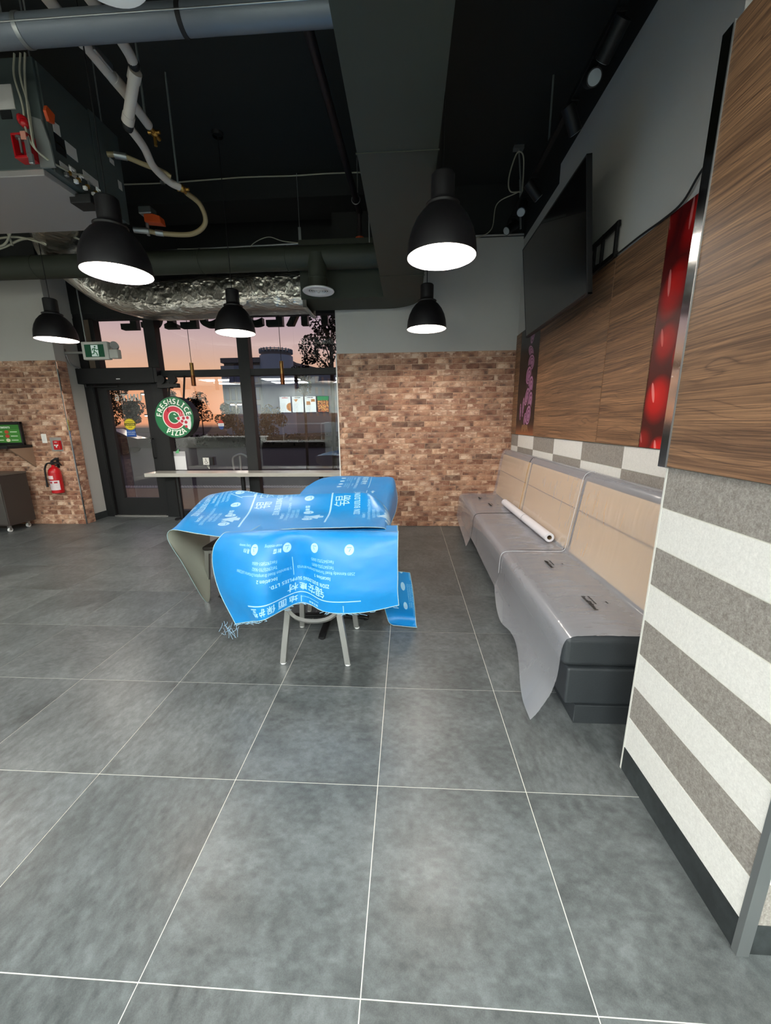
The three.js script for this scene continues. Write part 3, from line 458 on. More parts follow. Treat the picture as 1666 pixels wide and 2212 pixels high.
{ // sprinkler main
  const t = thing('sprinkler_pipe', 'dark sprinkler pipe with red couplings running under the black ceiling', 'pipe');
  part('pipe', rod([-0.625, 3.8, -2.3], [-0.55, 3.8, -5.0], 0.032, 0.032, 18), M.sprinkler, t);
  for (const z of [-2.72]) part('coupling', [rod([-0.613, 3.8, z - 0.05], [-0.613, 3.8, z + 0.05], 0.05, 0.05, 18), bx(-0.69, -0.54, 3.785, 3.815, z - 0.03, z + 0.03)], M.orange, t);
  part('drop', [rod([-0.55, 3.82, -5.0], [-0.55, 3.52, -5.0], 0.026, 0.026, 16), ball(-0.55, 3.8, -5.0, 0.04)], M.sprinkler, t);
  part('coupling', [rod([-0.55, 3.54, -5.0], [-0.55, 3.47, -5.0], 0.05, 0.05, 18)], M.orange, t);
  const h = thing('pipe_hanger', 'thin threaded rod and ring hanger at the end of the sprinkler pipe', 'rod');
  part('rod', rod([-0.535, YC, -4.75], [-0.535, 3.86, -4.75], 0.006), M.zinc, h); part('ring', new THREE.TorusGeometry(0.045, 0.005, 6, 30).translate(-0.557, 3.8, -4.75), M.zinc, h);
}
{ // cables and conduits
  const c = thing('ceiling_cable', 'thin pale cable looping along the ceiling beam', 'cable');
  part('cable', tube([[-3.3, 4.165, -4.985], [-2.8, 4.16, -4.985], [-2.4, 4.168, -4.985], [-2.12, 4.175, -4.985], [-1.8, 4.18, -4.985], [-1.3, 4.172, -4.985], [-0.9, 4.178, -4.985], [-0.4, 4.172, -4.985]], 0.007, 120, 6), M.cable, c); part('cable_clip', [bx(-2.83, -2.79, 4.15, 4.18, -5.0, -4.97)], M.zinc, c);
  const d = thing('conduit', 'galvanised conduit with loose wires above the black round duct', 'conduit');
  part('conduit', rod([-3.2, 3.46, -4.96], [-0.3, 3.5, -4.96], 0.011), M.zinc, d); part('strap', [bx(-1.26, -1.23, 3.46, 3.66, -4.985, -4.97), rod([-1.245, 3.66, -4.978], [-1.245, YC, -4.978], 0.004)], M.zinc, d);
  part('wire', tube([[-2.7, 3.47, -4.94], [-2.2, 3.45, -4.93], [-1.9, 3.43, -4.92], [-1.75, 3.38, -4.92], [-1.8, 3.46, -4.9], [-1.6, 3.54, -4.9], [-1.4, 3.5, -4.93], [-1.0, 3.47, -4.94], [-0.5, 3.5, -4.94]], 0.005, 120, 6), M.cable, d);
  const f = thing('wire_bundle', 'tangle of grey wires behind the air handler at the left edge', 'wires');
  for (const p of [[[-4.9, 3.5, -4.4], [-4.4, 3.36, -4.45], [-4.0, 3.52, -4.3], [-3.6, 3.42, -4.3], [-3.3, 3.3, -4.35]], [[-5.0, 3.38, -4.5], [-4.5, 3.34, -4.48], [-4.1, 3.42, -4.45], [-3.7, 3.36, -4.42]], [[-3.9, 3.9, -4.1], [-3.6, 3.7, -4.2], [-3.3, 3.5, -4.3]], [[-4.3, 3.9, -4.4], [-4.28, 3.6, -4.42], [-4.26, 3.36, -4.45]], [[-4.6, 3.33, -4.47], [-4.5, 3.42, -4.46], [-4.2, 3.44, -4.45], [-3.95, 3.38, -4.43], [-3.85, 3.34, -4.43], [-3.9, 3.4, -4.4], [-3.7, 3.42, -4.38]]]) part('wire', tube(p, 0.011, 50, 6), M.cable, f);
  const g = thing('conduit', 'pale conduit along the top edge of the grey back wall', 'conduit'); part('conduit', [rod([0.2, 3.655, ZB + 0.02], [1.4, 3.655, ZB + 0.02], 0.014)], M.zinc, g); part('wire', tube([[0.55, 3.64, ZB + 0.03], [0.8, 3.62, ZB + 0.04], [1.0, 3.7, ZB + 0.06], [1.05, 3.95, ZB + 0.08], [1.25, 4.0, ZB + 0.2]], 0.006, 60, 6), M.cable, g);
  const s = thing('cable_drop', 'steel suspension rod with a looped cable at the far end of the spotlight track', 'cable');
  part('rod', [rod([1.13, YC, -4.72], [1.19, 3.74, -4.72], 0.008), rod([1.165, 3.9, -4.72], [1.2, 3.45, -4.72], 0.01)], M.zinc, s); part('anchor', bx(1.08, 1.18, YC - 0.03, YC, -4.75, -4.69), M.zinc, s);
  part('loop', tube([[1.17, 3.78, -4.7], [1.06, 3.78, -4.68], [1.04, 3.9, -4.68], [1.1, 4.1, -4.7], [1.15, 4.13, -4.7], [1.185, 4.05, -4.7], [1.19, 3.75, -4.7]], 0.007, 60, 6), M.cable, s);
}
{ // black track with spot heads along the right wall
  const t = thing('track_light', 'black spotlight track with cylindrical heads high along the right wall', 'track light');
  part('rail', [rbx(1.16, 1.2, 3.68, 3.72, -5.2, -1.9, 0.004, 1)], M.blackMetal, t);
  for (const z of [-2.75, -3.9]) part('suspension', rod([1.18, 3.7, z], [1.18, YC, z], 0.008), M.galv, t);
  for (const [z, dx, dy, dz] of [[-2.82, -0.25, -0.55, -0.7], [-3.1, -0.1, -0.35, 0.55], [-3.42, 0.45, -0.6, -0.3], [-4.3, 0.5, -0.5, -0.1], [-4.62, -0.2, -0.5, 0.45], [-5.02, -0.5, -0.4, 0.3]]) {
    const d = V(dx, dy, dz).normalize(), c = V(1.18, 3.6, z), a = c.clone().addScaledVector(d, -0.07), b = c.clone().addScaledVector(d, 0.1), h = part('spot_head', [rod(a.toArray(), b.toArray(), 0.045, 0.045, 24)], M.blackMetal, t);
    part('lens', rod(b.toArray(), b.clone().addScaledVector(d, 0.003).toArray(), 0.038, 0.038, 24), std(0xaab2b4, 0.4), h); part('yoke', [rod([1.18, 3.69, z], c.toArray(), 0.008), rbx(1.15, 1.21, 3.66, 3.69, z - 0.06, z + 0.06, 0.004, 1)], M.blackMetal, h);
  }
}
// ================================================================ pendant lamps
{
  const make = (label) => {
    const t = thing('pendant_lamp', label, 'pendant lamp', [0, 0, 0], 0, 'black dome pendant lamps');
    part('shade', lathe([[0.2, 0.004], [0.2035, 0], [0.2045, 0.004], [0.203, 0.03], [0.196, 0.085], [0.18, 0.14], [0.152, 0.195], [0.118, 0.236], [0.094, 0.254], [0.092, 0.262], [0.098, 0.266], [0.098, 0.272], [0.07, 0.276], [0.067, 0.30], [0.067, 0.415], [0.06, 0.424], [0, 0.424]], 64), M.shade, t);
    part('reflector', lathe([[0.2, 0.004], [0.1985, 0.03], [0.191, 0.085], [0.175, 0.14], [0.148, 0.19], [0.114, 0.231], [0.06, 0.25], [0, 0.252]], 64), std(0xf6f3ee, 0.7), t);
    part('bulb', [new THREE.SphereGeometry(0.06, 24, 16).translate(0, 0.105, 0), new THREE.CylinderGeometry(0.025, 0.03, 0.1, 16).translate(0, 0.2, 0)], std(0xffffff, 0.4, { emissive: new THREE.Color().setRGB(1, 0.9, 0.8), emissiveIntensity: 9 }), t);
    part('cord', rod([0, 0.42, 0], [0, YC - 2.4, 0], 0.004, 0.004, 8), M.blackMetal, t);
    part('ceiling_canopy', lathe([[0.05, YC - 2.43], [0.055, YC - 2.415], [0.055, YC - 2.4]], 24), M.blackMetal, t);
    return t;
  };
  const first = make('black dome pendant lamp large at the upper left, hanging under the air handler');
  const at = [[-1.855, 2.4, -2.64], [0.2, 2.4, -2.56], [0.2, 2.4, -4.34], [-1.83, 2.4, -4.32], [-3.94, 2.4, -4.43], [-3.96, 2.4, -2.66]];
  const labels = [, 'black dome pendant lamp large in the upper middle, hanging right beside the wide rectangular duct', 'black dome pendant lamp hanging in front of the grey wall above the far brick wall', 'black dome pendant lamp hanging in front of the foil duct and the middle windows', 'black dome pendant lamp by the exit sign at the far left', 'black dome pendant lamp beyond the left edge, nearest the rolling cabinet'];
  first.position.set(...at[0]);
  at.forEach((p, i) => {
    if (i) copyOf(first, p, labels[i]);
    const l = new THREE.PointLight(new THREE.Color().setRGB(...PENDANT_COLOR), PENDANT); l.position.set(p[0], p[1] + 0.105, p[2]); l.shadow.radius = 3; l.castShadow = true; scene.add(l);
  });
}
{ // two unlit tube pendants over the window counter
  const make = (label) => { const t = thing('tube_pendant', label, 'pendant lamp', [0, 0, 0], 0, 'copper tube pendants over the window counter');
    part('upper_tube', new THREE.CylinderGeometry(0.026, 0.026, 0.17, 24).translate(0, 0.225, 0), std(0x8a6a3c, 0.35, { metalness: 0.8 }), t); part('lower_tube', new THREE.CylinderGeometry(0.03, 0.03, 0.14, 24).translate(0, 0.07, 0), M.copper, t);
    part('cord', rod([0, 0.31, 0], [0, YC - 2.0, 0], 0.004, 0.004, 8), M.blackMetal, t); return t; };
  const a = make('slim copper tube pendant left, hanging above the round green sign'); a.position.set(-3.055, 2.0, -5.6);
  copyOf(a, [-1.76, 2.0, -5.6], 'slim copper tube pendant right, hanging before the right window mullion');
}
// ================================================================ television on the right wall
{
  const t = thing('television', 'large black flat television tilted out from the right wall', 'television', [1.2, 2.275, -3.56]); t.rotation.z = 0.109;
  part('screen', rbx(-0.004, 0.004, 0.014, 0.79, -0.668, 0.668, 0.003, 1), M.screen, t);
  part('bezel', [rbx(-0.004, 0.03, 0, 0.014, -0.68, 0.68, 0.003, 1), rbx(-0.006, 0.03, 0.79, 0.8, -0.68, 0.68, 0.003, 1), rbx(-0.006, 0.03, 0, 0.8, -0.68, -0.668, 0.003, 1), rbx(-0.006, 0.03, 0, 0.8, 0.668, 0.68, 0.003, 1)], M.blackMetal, t);
  part('back_cover', [rbx(0.004, 0.035, 0.01, 0.79, -0.67, 0.67, 0.01), rbx(0.03, 0.07, 0.08, 0.5, -0.45, 0.45, 0.02)], M.blackMetal, t);
  const w = thing('wall_mount', 'black television wall bracket with slots behind the near edge of the television', 'bracket', [XR - 0.02, 2.62, -3.3]);
  for (const y of [-0.1, 0.08]) part('wall_rail', rbx(-0.012, 0.006, y, y + 0.035, -0.45, 0.35, 0.003, 1), M.blackMetal, w);
  for (const z of [-0.42, -0.1, 0.02, 0.14, 0.33]) part('rung', rbx(-0.014, 0.004, -0.1, 0.115, z - 0.012, z + 0.012, 0.003, 1), M.blackMetal, w);
  part('arm', [rod([-0.01, 0.0, -0.3], [-0.14, 0.02, -0.25], 0.02), rbx(-0.145, -0.115, -0.16, 0.2, -0.5, -0.46, 0.004), rbx(-0.145, -0.115, -0.16, 0.2, -0.06, -0.02, 0.004)], M.blackMetal, w);
  const c = thing('cable', 'thin black cable drooping along the top of the wood panels to the steel trim', 'cable'); part('cable', tube([[XR - 0.015, 2.58, -3.3], [XR - 0.02, 2.535, -3.0], [XR - 0.02, 2.53, -2.7], [XR - 0.025, 2.515, -2.45], [XR - 0.02, 2.53, -2.32], [XR - 0.02, 2.6, -2.22], [XR - 0.02, 2.64, -2.1], [XR - 0.01, 2.62, -1.9]], 0.006, 60, 6), M.rubber, c);
}
// ================================================================ food posters
{
  const tom = canvasTex(1154, 1400, (c, W, H) => {
    c.fillStyle = '#2a0508'; c.fillRect(0, 0, W, H);
    const g0 = c.createLinearGradient(0, 0, W, H); g0.addColorStop(0, '#5a070c'); g0.addColorStop(1, '#1c0306'); c.fillStyle = g0; c.fillRect(0, 0, W, H);
    const tomato = (x, y, rx, ry, a, b = 1) => { c.save(); c.translate(x, y); c.rotate(a); c.scale(rx, ry); const g = c.createRadialGradient(-0.25, -0.2, 0.05, 0, 0, 1); g.addColorStop(0, `rgb(${220 * b},${36 * b},${34 * b})`); g.addColorStop(0.55, `rgb(${178 * b},${9 * b},${14 * b})`); g.addColorStop(0.85, `rgb(${115 * b},4,10)`); g.addColorStop(1, 'rgb(70,2,8)'); c.fillStyle = g; c.beginPath(); c.arc(0, 0, 1, 0, 7); c.fill(); c.restore();
      c.save(); c.translate(x - rx * 0.4, y - ry * 0.3); c.rotate(a - 0.45); c.globalAlpha = 0.55 * b; c.fillStyle = '#ffd9cf'; c.beginPath(); c.ellipse(0, 0, rx * 0.1, ry * 0.42, 0, 0, 7); c.fill(); c.restore(); };
    const k = 1400 / 1.222; const T = (u, v, rx, ry, a, b) => tomato(u * k, v * k, rx * k * 1.12, ry * k, a, b * 0.92);
    T(0.02, 0.06, 0.07, 0.16, 0.1, 0.6); T(0.42, 0.1, 0.14, 0.12, 0, 0.7); T(0.21, 0.12, 0.085, 0.17, 0.5, 0.9); T(0.45, 0.4, 0.15, 0.14, 0.4, 0.85); T(0.12, 0.40, 0.105, 0.165, 0.35, 1); T(0.31, 0.62, 0.1, 0.14, 0, 0.9); T(0.12, 0.66, 0.095, 0.12, 0.2, 0.85); T(0.5, 0.75, 0.15, 0.15, 0.3, 0.9); T(0.25, 0.74, 0.06, 0.1, 0, 1.0); T(0.4, 1.0, 0.13, 0.14, 0, 0.9); T(0.115, 0.955, 0.11, 0.14, 0.15, 1.05); T(0.04, 1.19, 0.075, 0.09, 0, 0.7); T(0.19, 1.235, 0.085, 0.085, 0.2, 1.1); T(0.38, 1.22, 0.1, 0.1, 0, 0.8);
    for (let q = 0; q < 5; q++) T(0.62 + 0.1 * (q % 2) * 2, 0.1 + q * 0.25, 0.12, 0.13, 0.3, 0.9);
  });
  const on = canvasTex(420, 720, (c, W, H) => {
    c.fillStyle = '#0c0809'; c.fillRect(0, 0, W, H); const g0 = c.createLinearGradient(0, H * 0.86, 0, H); g0.addColorStop(0, 'rgba(160,95,60,0)'); g0.addColorStop(1, 'rgba(170,100,62,0.9)'); c.fillStyle = g0; c.fillRect(0, 0, W, H);
    const onion = (x, y, rx, ry, a) => { c.save(); c.translate(x, y); c.rotate(a); for (let k = 0; k < 6; k++) { const s = 1 - k * 0.16; c.beginPath(); c.ellipse(k * 3, 0, rx * s, ry * s, 0, 0, 7); c.fillStyle = k % 2 ? '#a87a9c' : ['#3a1030', '#5c2650', '#74406a'][Math.min(2, k / 2 | 0)]; c.fill(); } c.restore(); };
    onion(270, 60, 46, 80, 0.5); onion(250, 170, 70, 36, 0.5); onion(270, 245, 74, 58, 0.1); onion(230, 320, 60, 70, 0.6); onion(290, 400, 56, 80, 0.25); onion(220, 460, 40, 74, 0.5); onion(300, 500, 50, 80, 0.3); onion(150, 530, 24, 80, 0.05); onion(90, 560, 22, 70, -0.1); onion(280, 585, 60, 76, 0.4); onion(210, 610, 30, 50, 0.2);
    c.strokeStyle = '#c99a6a'; c.lineWidth = 3; for (let k = 0; k < 14; k++) { c.beginPath(); c.moveTo(160 + k * 9, 650); c.lineTo(150 + k * 11, 690 + 12 * Math.sin(k)); c.stroke(); }
  });
  const poster = (label, tex, z0, z1) => { const p = thing('poster', label, 'poster', [XR - 0.006, 1.298, (z0 + z1) / 2]); const w = z1 - z0, h = 1.222; part('board', rbx(-0.003, 0.005, 0, h, -w / 2, w / 2, 0.001, 1), M.blackMetal, p);
    part('print', new THREE.PlaneGeometry(w - 0.002, h - 0.002).rotateY(-Math.PI / 2).translate(-0.0035, h / 2, 0), std(0xffffff, 0.35, { map: tex }), p); };
  poster('tall poster of glossy red tomatoes beside the steel trim', tom, -2.428, -1.42);
  poster('narrow black poster of purple onions in the corner', on, -5.138, -4.437);
}
// ================================================================ banquette
const profile = [[1.392, 1.078], [1.37, 1.09], [1.33, 1.083], [1.299, 1.04], [1.275, 0.9], [1.253, 0.75], [1.233, 0.62], [1.217, 0.52], [1.2, 0.487], [1.15, 0.479], [1.0, 0.479], [0.86, 0.479], [0.785, 0.476], [0.752, 0.462], [0.737, 0.432], [0.731, 0.38], [0.729, 0.3]];
{
  const secs = [[-2.878, -1.655, 'nearest section of the wall bench with its dark vinyl end uncovered'], [-4.118, -2.884, 'middle section of the wall bench carrying the plastic film roll'], [-5.345, -4.124, 'farthest section of the wall bench against the brick wall']];
  for (const [z0, z1, label] of secs) {
    const t = thing('banquette', label, 'bench', [0, 0, 0], 0, 'banquette sections along the right wall');
    part('toe_kick', rbx(0.822, 1.4, 0, 0.102, z0 + 0.01, z1, 0.004, 1), M.vinyl, t);
    part('seat_base', rbx(0.772, 1.4, 0.105, 0.302, z0 + 0.006, z1 - 0.004, 0.012, 3), M.vinyl, t);
    part('seat_cushion', rbx(0.742, 1.4, 0.305, 0.472, z0 + 0.012, z1 - 0.004, 0.035, 5), z1 > -2 ? M.vinyl : M.seatVinyl, t);
    part('back_frame', prism([[1.247, 0.47], [1.322, 1.04], [1.345, 1.076], [1.4, 1.076], [1.4, 0.47]].map(([x, y]) => [x, y]), 'z', z0 + 0.006, z1 - 0.006, 0.006), M.seatVinyl, t);
    const pad = part('back_pad', prism([[1.233, 0.49], [1.306, 1.01], [1.318, 1.026], [1.335, 1.02], [1.26, 0.49]], 'z', z0 + 0.026, z1 - 0.026, 0.008), M.cream, t);
    part('seam', [rod([1.274, 0.81, z0 + 0.035], [1.274, 0.81, z1 - 0.035], 0.004, 0.004, 6)], std(0x8a6c40, 0.6), pad);
  }
}
// clear plastic film draped over each section
function filmSheet(label, z0, z1, bottom, prints, ends = {}) {
  const nu = 280, nv = 110, cur = new THREE.CatmullRomCurve3(profile.map(([x, y]) => V(x, y, 0)), false, 'catmullrom', 0.3), pos = [], uv = [], idx = [], len = cur.getLength();
  for (let i = 0; i <= nu; i++) {
    const u = i / nu; let z = z0 + (z1 - z0) * u;
    for (let j = 0; j <= nv; j++) {
      const v = j / nv, cut = 0.76; let p, n;
      if (v <= cut) { const s = v / cut; p = cur.getPointAt(s); const T = cur.getTangentAt(s); n = V(-T.y, T.x, 0).multiplyScalar(-1); if (n.x > 0) n.multiplyScalar(-1); if (Math.abs(T.x) > 0.9) n.set(0, 1, 0); }
      else { const s = (v - cut) / (1 - cut), b = bottom(u); p = V(0.729 - 0.012 * s - b.out * s * s, 0.3 + (b.y - 0.3) * s, 0); n = V(-1, 0, 0); z = z0 + (z1 - z0) * u + b.dz * s; }
      const arc = v * len / cut, band = (c, q) => Math.exp(-Math.pow((arc - c) / q, 2)), mask = clamp(0.1 + 0.6 * band(0.27, 0.12) + 0.4 * band(0.5, 0.1) + 1.0 * band(0.88, 0.15) + 0.12 * band(1.25, 0.2)), zz = z0 + (z1 - z0) * u + 0.03 * Math.sin(arc * 9);
      const crease = Math.pow(1 - Math.abs(fbm(zz * 0.1 + 0.9, arc * 0.1, 190, 40, 2, 401) * 2 - 1), 1.7), big = fbm(zz * 0.1 + 0.9, arc * 0.1, 60, 30, 2, 431);
      const w = 0.003 + (0.004 + 0.003 * (arc > 0.66 ? 1 : 0)) * crease * mask * clamp(big * 2.2 - 0.5) + 0.006 * big * (0.3 + mask);
      const rag = (i === 0 || i === nu) ? 0.004 * (hash(j, i, 77) - 0.5) : 0;
      p.addScaledVector(n, w); pos.push(p.x, p.y, z + rag); uv.push((z1 - z0) * u, v * len / cut);
      if (i < nu && j < nv) { const q = i * (nv + 1) + j; idx.push(q, q + nv + 1, q + 1, q + 1, q + nv + 1, q + nv + 2); }
    }
  }
  const g = new THREE.BufferGeometry(); g.setAttribute('position', new THREE.Float32BufferAttribute(pos, 3)); g.setAttribute('uv', new THREE.Float32BufferAttribute(uv, 2)); g.setIndex(idx); g.computeVertexNormals();
  const t = thing('plastic_film', label, 'plastic film', [0, 0, 0], 0, 'plastic film over the bench');
  part('sheet', g, M.film, t);
  for (const [a, L, z] of prints) { // rows of black printed script, too small to read
    const marks = []; let s = seedState; for (let r = 0; r < 2; r++) { let q = 0; while (q < (r ? 0.6 : 1) * L) { const w = rnd(0.008, 0.02), h = r ? 0.007 : rnd(0.012, 0.026); marks.push(bx(a + r * 0.035, a + r * 0.035 + h, 0.494, 0.495, z + q, z + q + w * 0.7)); q += w; } } marks.push(bx(a + 0.1, a + 0.108, 0.494, 0.495, z + L * 0.4, z + L * 0.55));
    part('printed_marks', marks, M.rubber, t).userData.kind = 'stuff';
  }
  if (ends.rolled) part('torn_edge', tube(profile.slice(1).map(([x, y], k) => [x - 0.012 + 0.004 * (hash(k, 1, 3) - 0.5), y + 0.008, ends.rolled + 0.008 * (hash(k, 2, 3) - 0.5)]), 0.0025, 120, 6), phys(0xf0f0f4, 0.25, { transmission: 0.4, thickness: 0 }), t);
  return t;
}
filmSheet('clear plastic film over the nearest bench section, flaring down to the floor', -2.86, -1.648, (u) => ({ y: Math.max(0.012, 0.19 - 0.2 * u - 0.08 * Math.exp(-Math.pow((u - 0.25) / 0.14, 2))), out: 0.02 + 0.07 * u * u + 0.02 * Math.sin(u * 9), dz: u > 0.75 ? -0.02 * (u - 0.75) : 0 }), [[0.98, 0.16, -2.05], [0.97, 0.13, -2.62]], { rolled: -2.845 });
filmSheet('clear plastic film over the middle bench section, under the film roll', -4.108, -2.87, (u) => ({ y: 0.21 - 0.05 * u, out: 0.005, dz: 0 }), []);
filmSheet('clear plastic film over the farthest bench section, beside the brick wall', -5.34, -4.13, (u) => ({ y: 0.16 - 0.06 * u, out: 0.04 * u + 0.01, dz: 0 }), [[0.98, 0.14, -4.6], [0.93, 0.12, -5.0]]);
{
  const t = thing('film_roll', 'long roll of white plastic film lying on the middle bench section', 'roll', [1.155, 0.532, -3.77]); t.rotation.y = 0.008;
  part('roll', lathe([[0.018, -0.71], [0.036, -0.715], [0.038, -0.708], [0.038, 0.0], [0.0372, 0.004], [0.038, 0.008], [0.038, 0.71], [0.036, 0.715], [0.018, 0.712]], 32).rotateX(Math.PI / 2), std(0xe6e3e8, 0.35), t);
  part('core', new THREE.CylinderGeometry(0.02, 0.02, 1.428, 24, 1, true).rotateX(Math.PI / 2), std(0x8a6e4c, 0.8, { side: THREE.DoubleSide }), t);
  part('tape_mark', new THREE.CylinderGeometry(0.0384, 0.0384, 0.01, 32, 1, true).rotateX(Math.PI / 2).translate(0, 0, 0.06), std(0x9a9aa2, 0.6), t);
}
// ================================================================ tables, chairs and the blue sheets over them
function makeTable(label, pos) {
  const t = thing('cafe_table', label, 'table', pos);
  part('tabletop', rbx(-0.36, 0.36, 0.715, 0.745, -0.32, 0.32, 0.01), M.darkBrown, t);
  part('column', [rod([0, 0.06, 0], [0, 0.71, 0], 0.036, 0.036, 20), lathe([[0.07, 0.05], [0.05, 0.08], [0.036, 0.12]], 24)], M.blackMetal, t);
  part('top_plate', bx(-0.15, 0.15, 0.7, 0.715, -0.15, 0.15), M.blackMetal, t);
  for (let k = 0; k < 4; k++) { const f = part('foot', [prism([[0, 0.035], [0.27, 0.022], [0.3, 0.012], [0.3, 0], [0.24, 0], [0, 0.01]].map(([a, b]) => [a, b + 0.012]), 'z', -0.024, 0.024, 0.006), new THREE.CylinderGeometry(0.018, 0.018, 0.014, 14).translate(0.275, 0.007, 0)], M.blackMetal, t); f.rotation.y = k * Math.PI / 2; }
  return t;
}
function makeChair(label, pos, turn) { // back towards local +z
  const t = thing('metal_chair', label, 'chair', pos, turn, 'brushed metal chairs under the blue sheets'), m = M.brushed;
  const sq = (pts, w = 0.034) => { const g = new THREE.TubeGeometry(new THREE.CatmullRomCurve3(pts.map((p) => V(...p))), 14, w * 0.72, 4).toNonIndexed(); g.computeVertexNormals(); return g; };
  const bar = (pts, w = 0.034) => { // square tube, kept square to the chair
    const c = new THREE.CatmullRomCurve3(pts.map((p) => V(...p))), n = 10, pos = [], h = w / 2, P = []; for (let i = 0; i <= n; i++) { const q = c.getPoint(i / n); P.push([[-h, -h], [h, -h], [h, h], [-h, h]].map(([a, b]) => [q.x + a, q.y, q.z + b])); }
    const quad = (a, b, d, e) => pos.push(...a, ...b, ...d, ...a, ...d, ...e);
    for (let i = 0; i < n; i++) for (let k = 0; k < 4; k++) quad(P[i][k], P[i + 1][k], P[i + 1][(k + 1) % 4], P[i][(k + 1) % 4]);
    quad(P[n][3], P[n][2], P[n][1], P[n][0]); quad(P[0][0], P[0][1], P[0][2], P[0][3]);
    const g = new THREE.BufferGeometry(); g.setAttribute('position', new THREE.Float32BufferAttribute(pos, 3)); g.computeVertexNormals(); return g;
  };
  for (const s of [-1, 1]) {
    part('leg', bar([[s * 0.203, 0.008, 0.22], [s * 0.186, 0.14, 0.212], [s * 0.158, 0.34, 0.2], [s * 0.148, 0.47, 0.2]]), m, t);
    part('leg', bar([[s * 0.2, 0.008, -0.22], [s * 0.185, 0.2, -0.2], [s * 0.165, 0.44, -0.19]]), m, t);
    part('back_post', bar([[s * 0.15, 0.45, 0.2], [s * 0.16, 0.6, 0.205], [s * 0.175, 0.75, 0.22], [s * 0.17, 0.835, 0.23]], 0.024), m, t);
    for (const z of [0.22, -0.22]) part('glide', new THREE.CylinderGeometry(0.016, 0.018, 0.01, 12).translate(s * 0.203, 0.005, z), M.whiteGloss, t);
  }
  part('seat', rbx(-0.2, 0.2, 0.44, 0.475, -0.21, 0.19, 0.015), M.darkBrown, t); part('backrest', [rbx(-0.17, 0.17, 0.7, 0.83, 0.21, 0.228, 0.008), rod([-0.17, 0.83, 0.23], [0.17, 0.83, 0.23], 0.014)], m, t);
  part('stretcher', sq([[-0.168, 0.36, 0.2], [-0.1, 0.315, 0.23], [0, 0.3, 0.24], [0.1, 0.315, 0.23], [0.168, 0.36, 0.2]], 0.02), m, t);
  part('seat_frame', [rbx(-0.19, 0.19, 0.41, 0.44, -0.2, -0.175, 0.004, 1), rbx(-0.19, 0.19, 0.41, 0.44, 0.16, 0.185, 0.004, 1)], m, t);
  return t;
}
makeTable('black pedestal cafe table hidden under the nearest blue sheet, cross base showing', [-0.585, 0, -2.64]);
makeTable('cafe table hidden under the rear blue sheet', [-0.55, 0, -4.1]);
makeTable('cafe table hidden under the left end of the middle blue sheet', [-1.315, 0, -2.97]);
makeChair('nearest metal chair, its splayed legs and curved stretcher below the blue sheet', [-0.565, 0, -2.3], 0);
makeChair('metal chair tucked in on the far side of the front table', [-0.57, 0, -2.98], Math.PI);
makeChair('metal chair under the left end of the sheets, one leg showing', [-1.49, 0, -3.13], Math.PI);
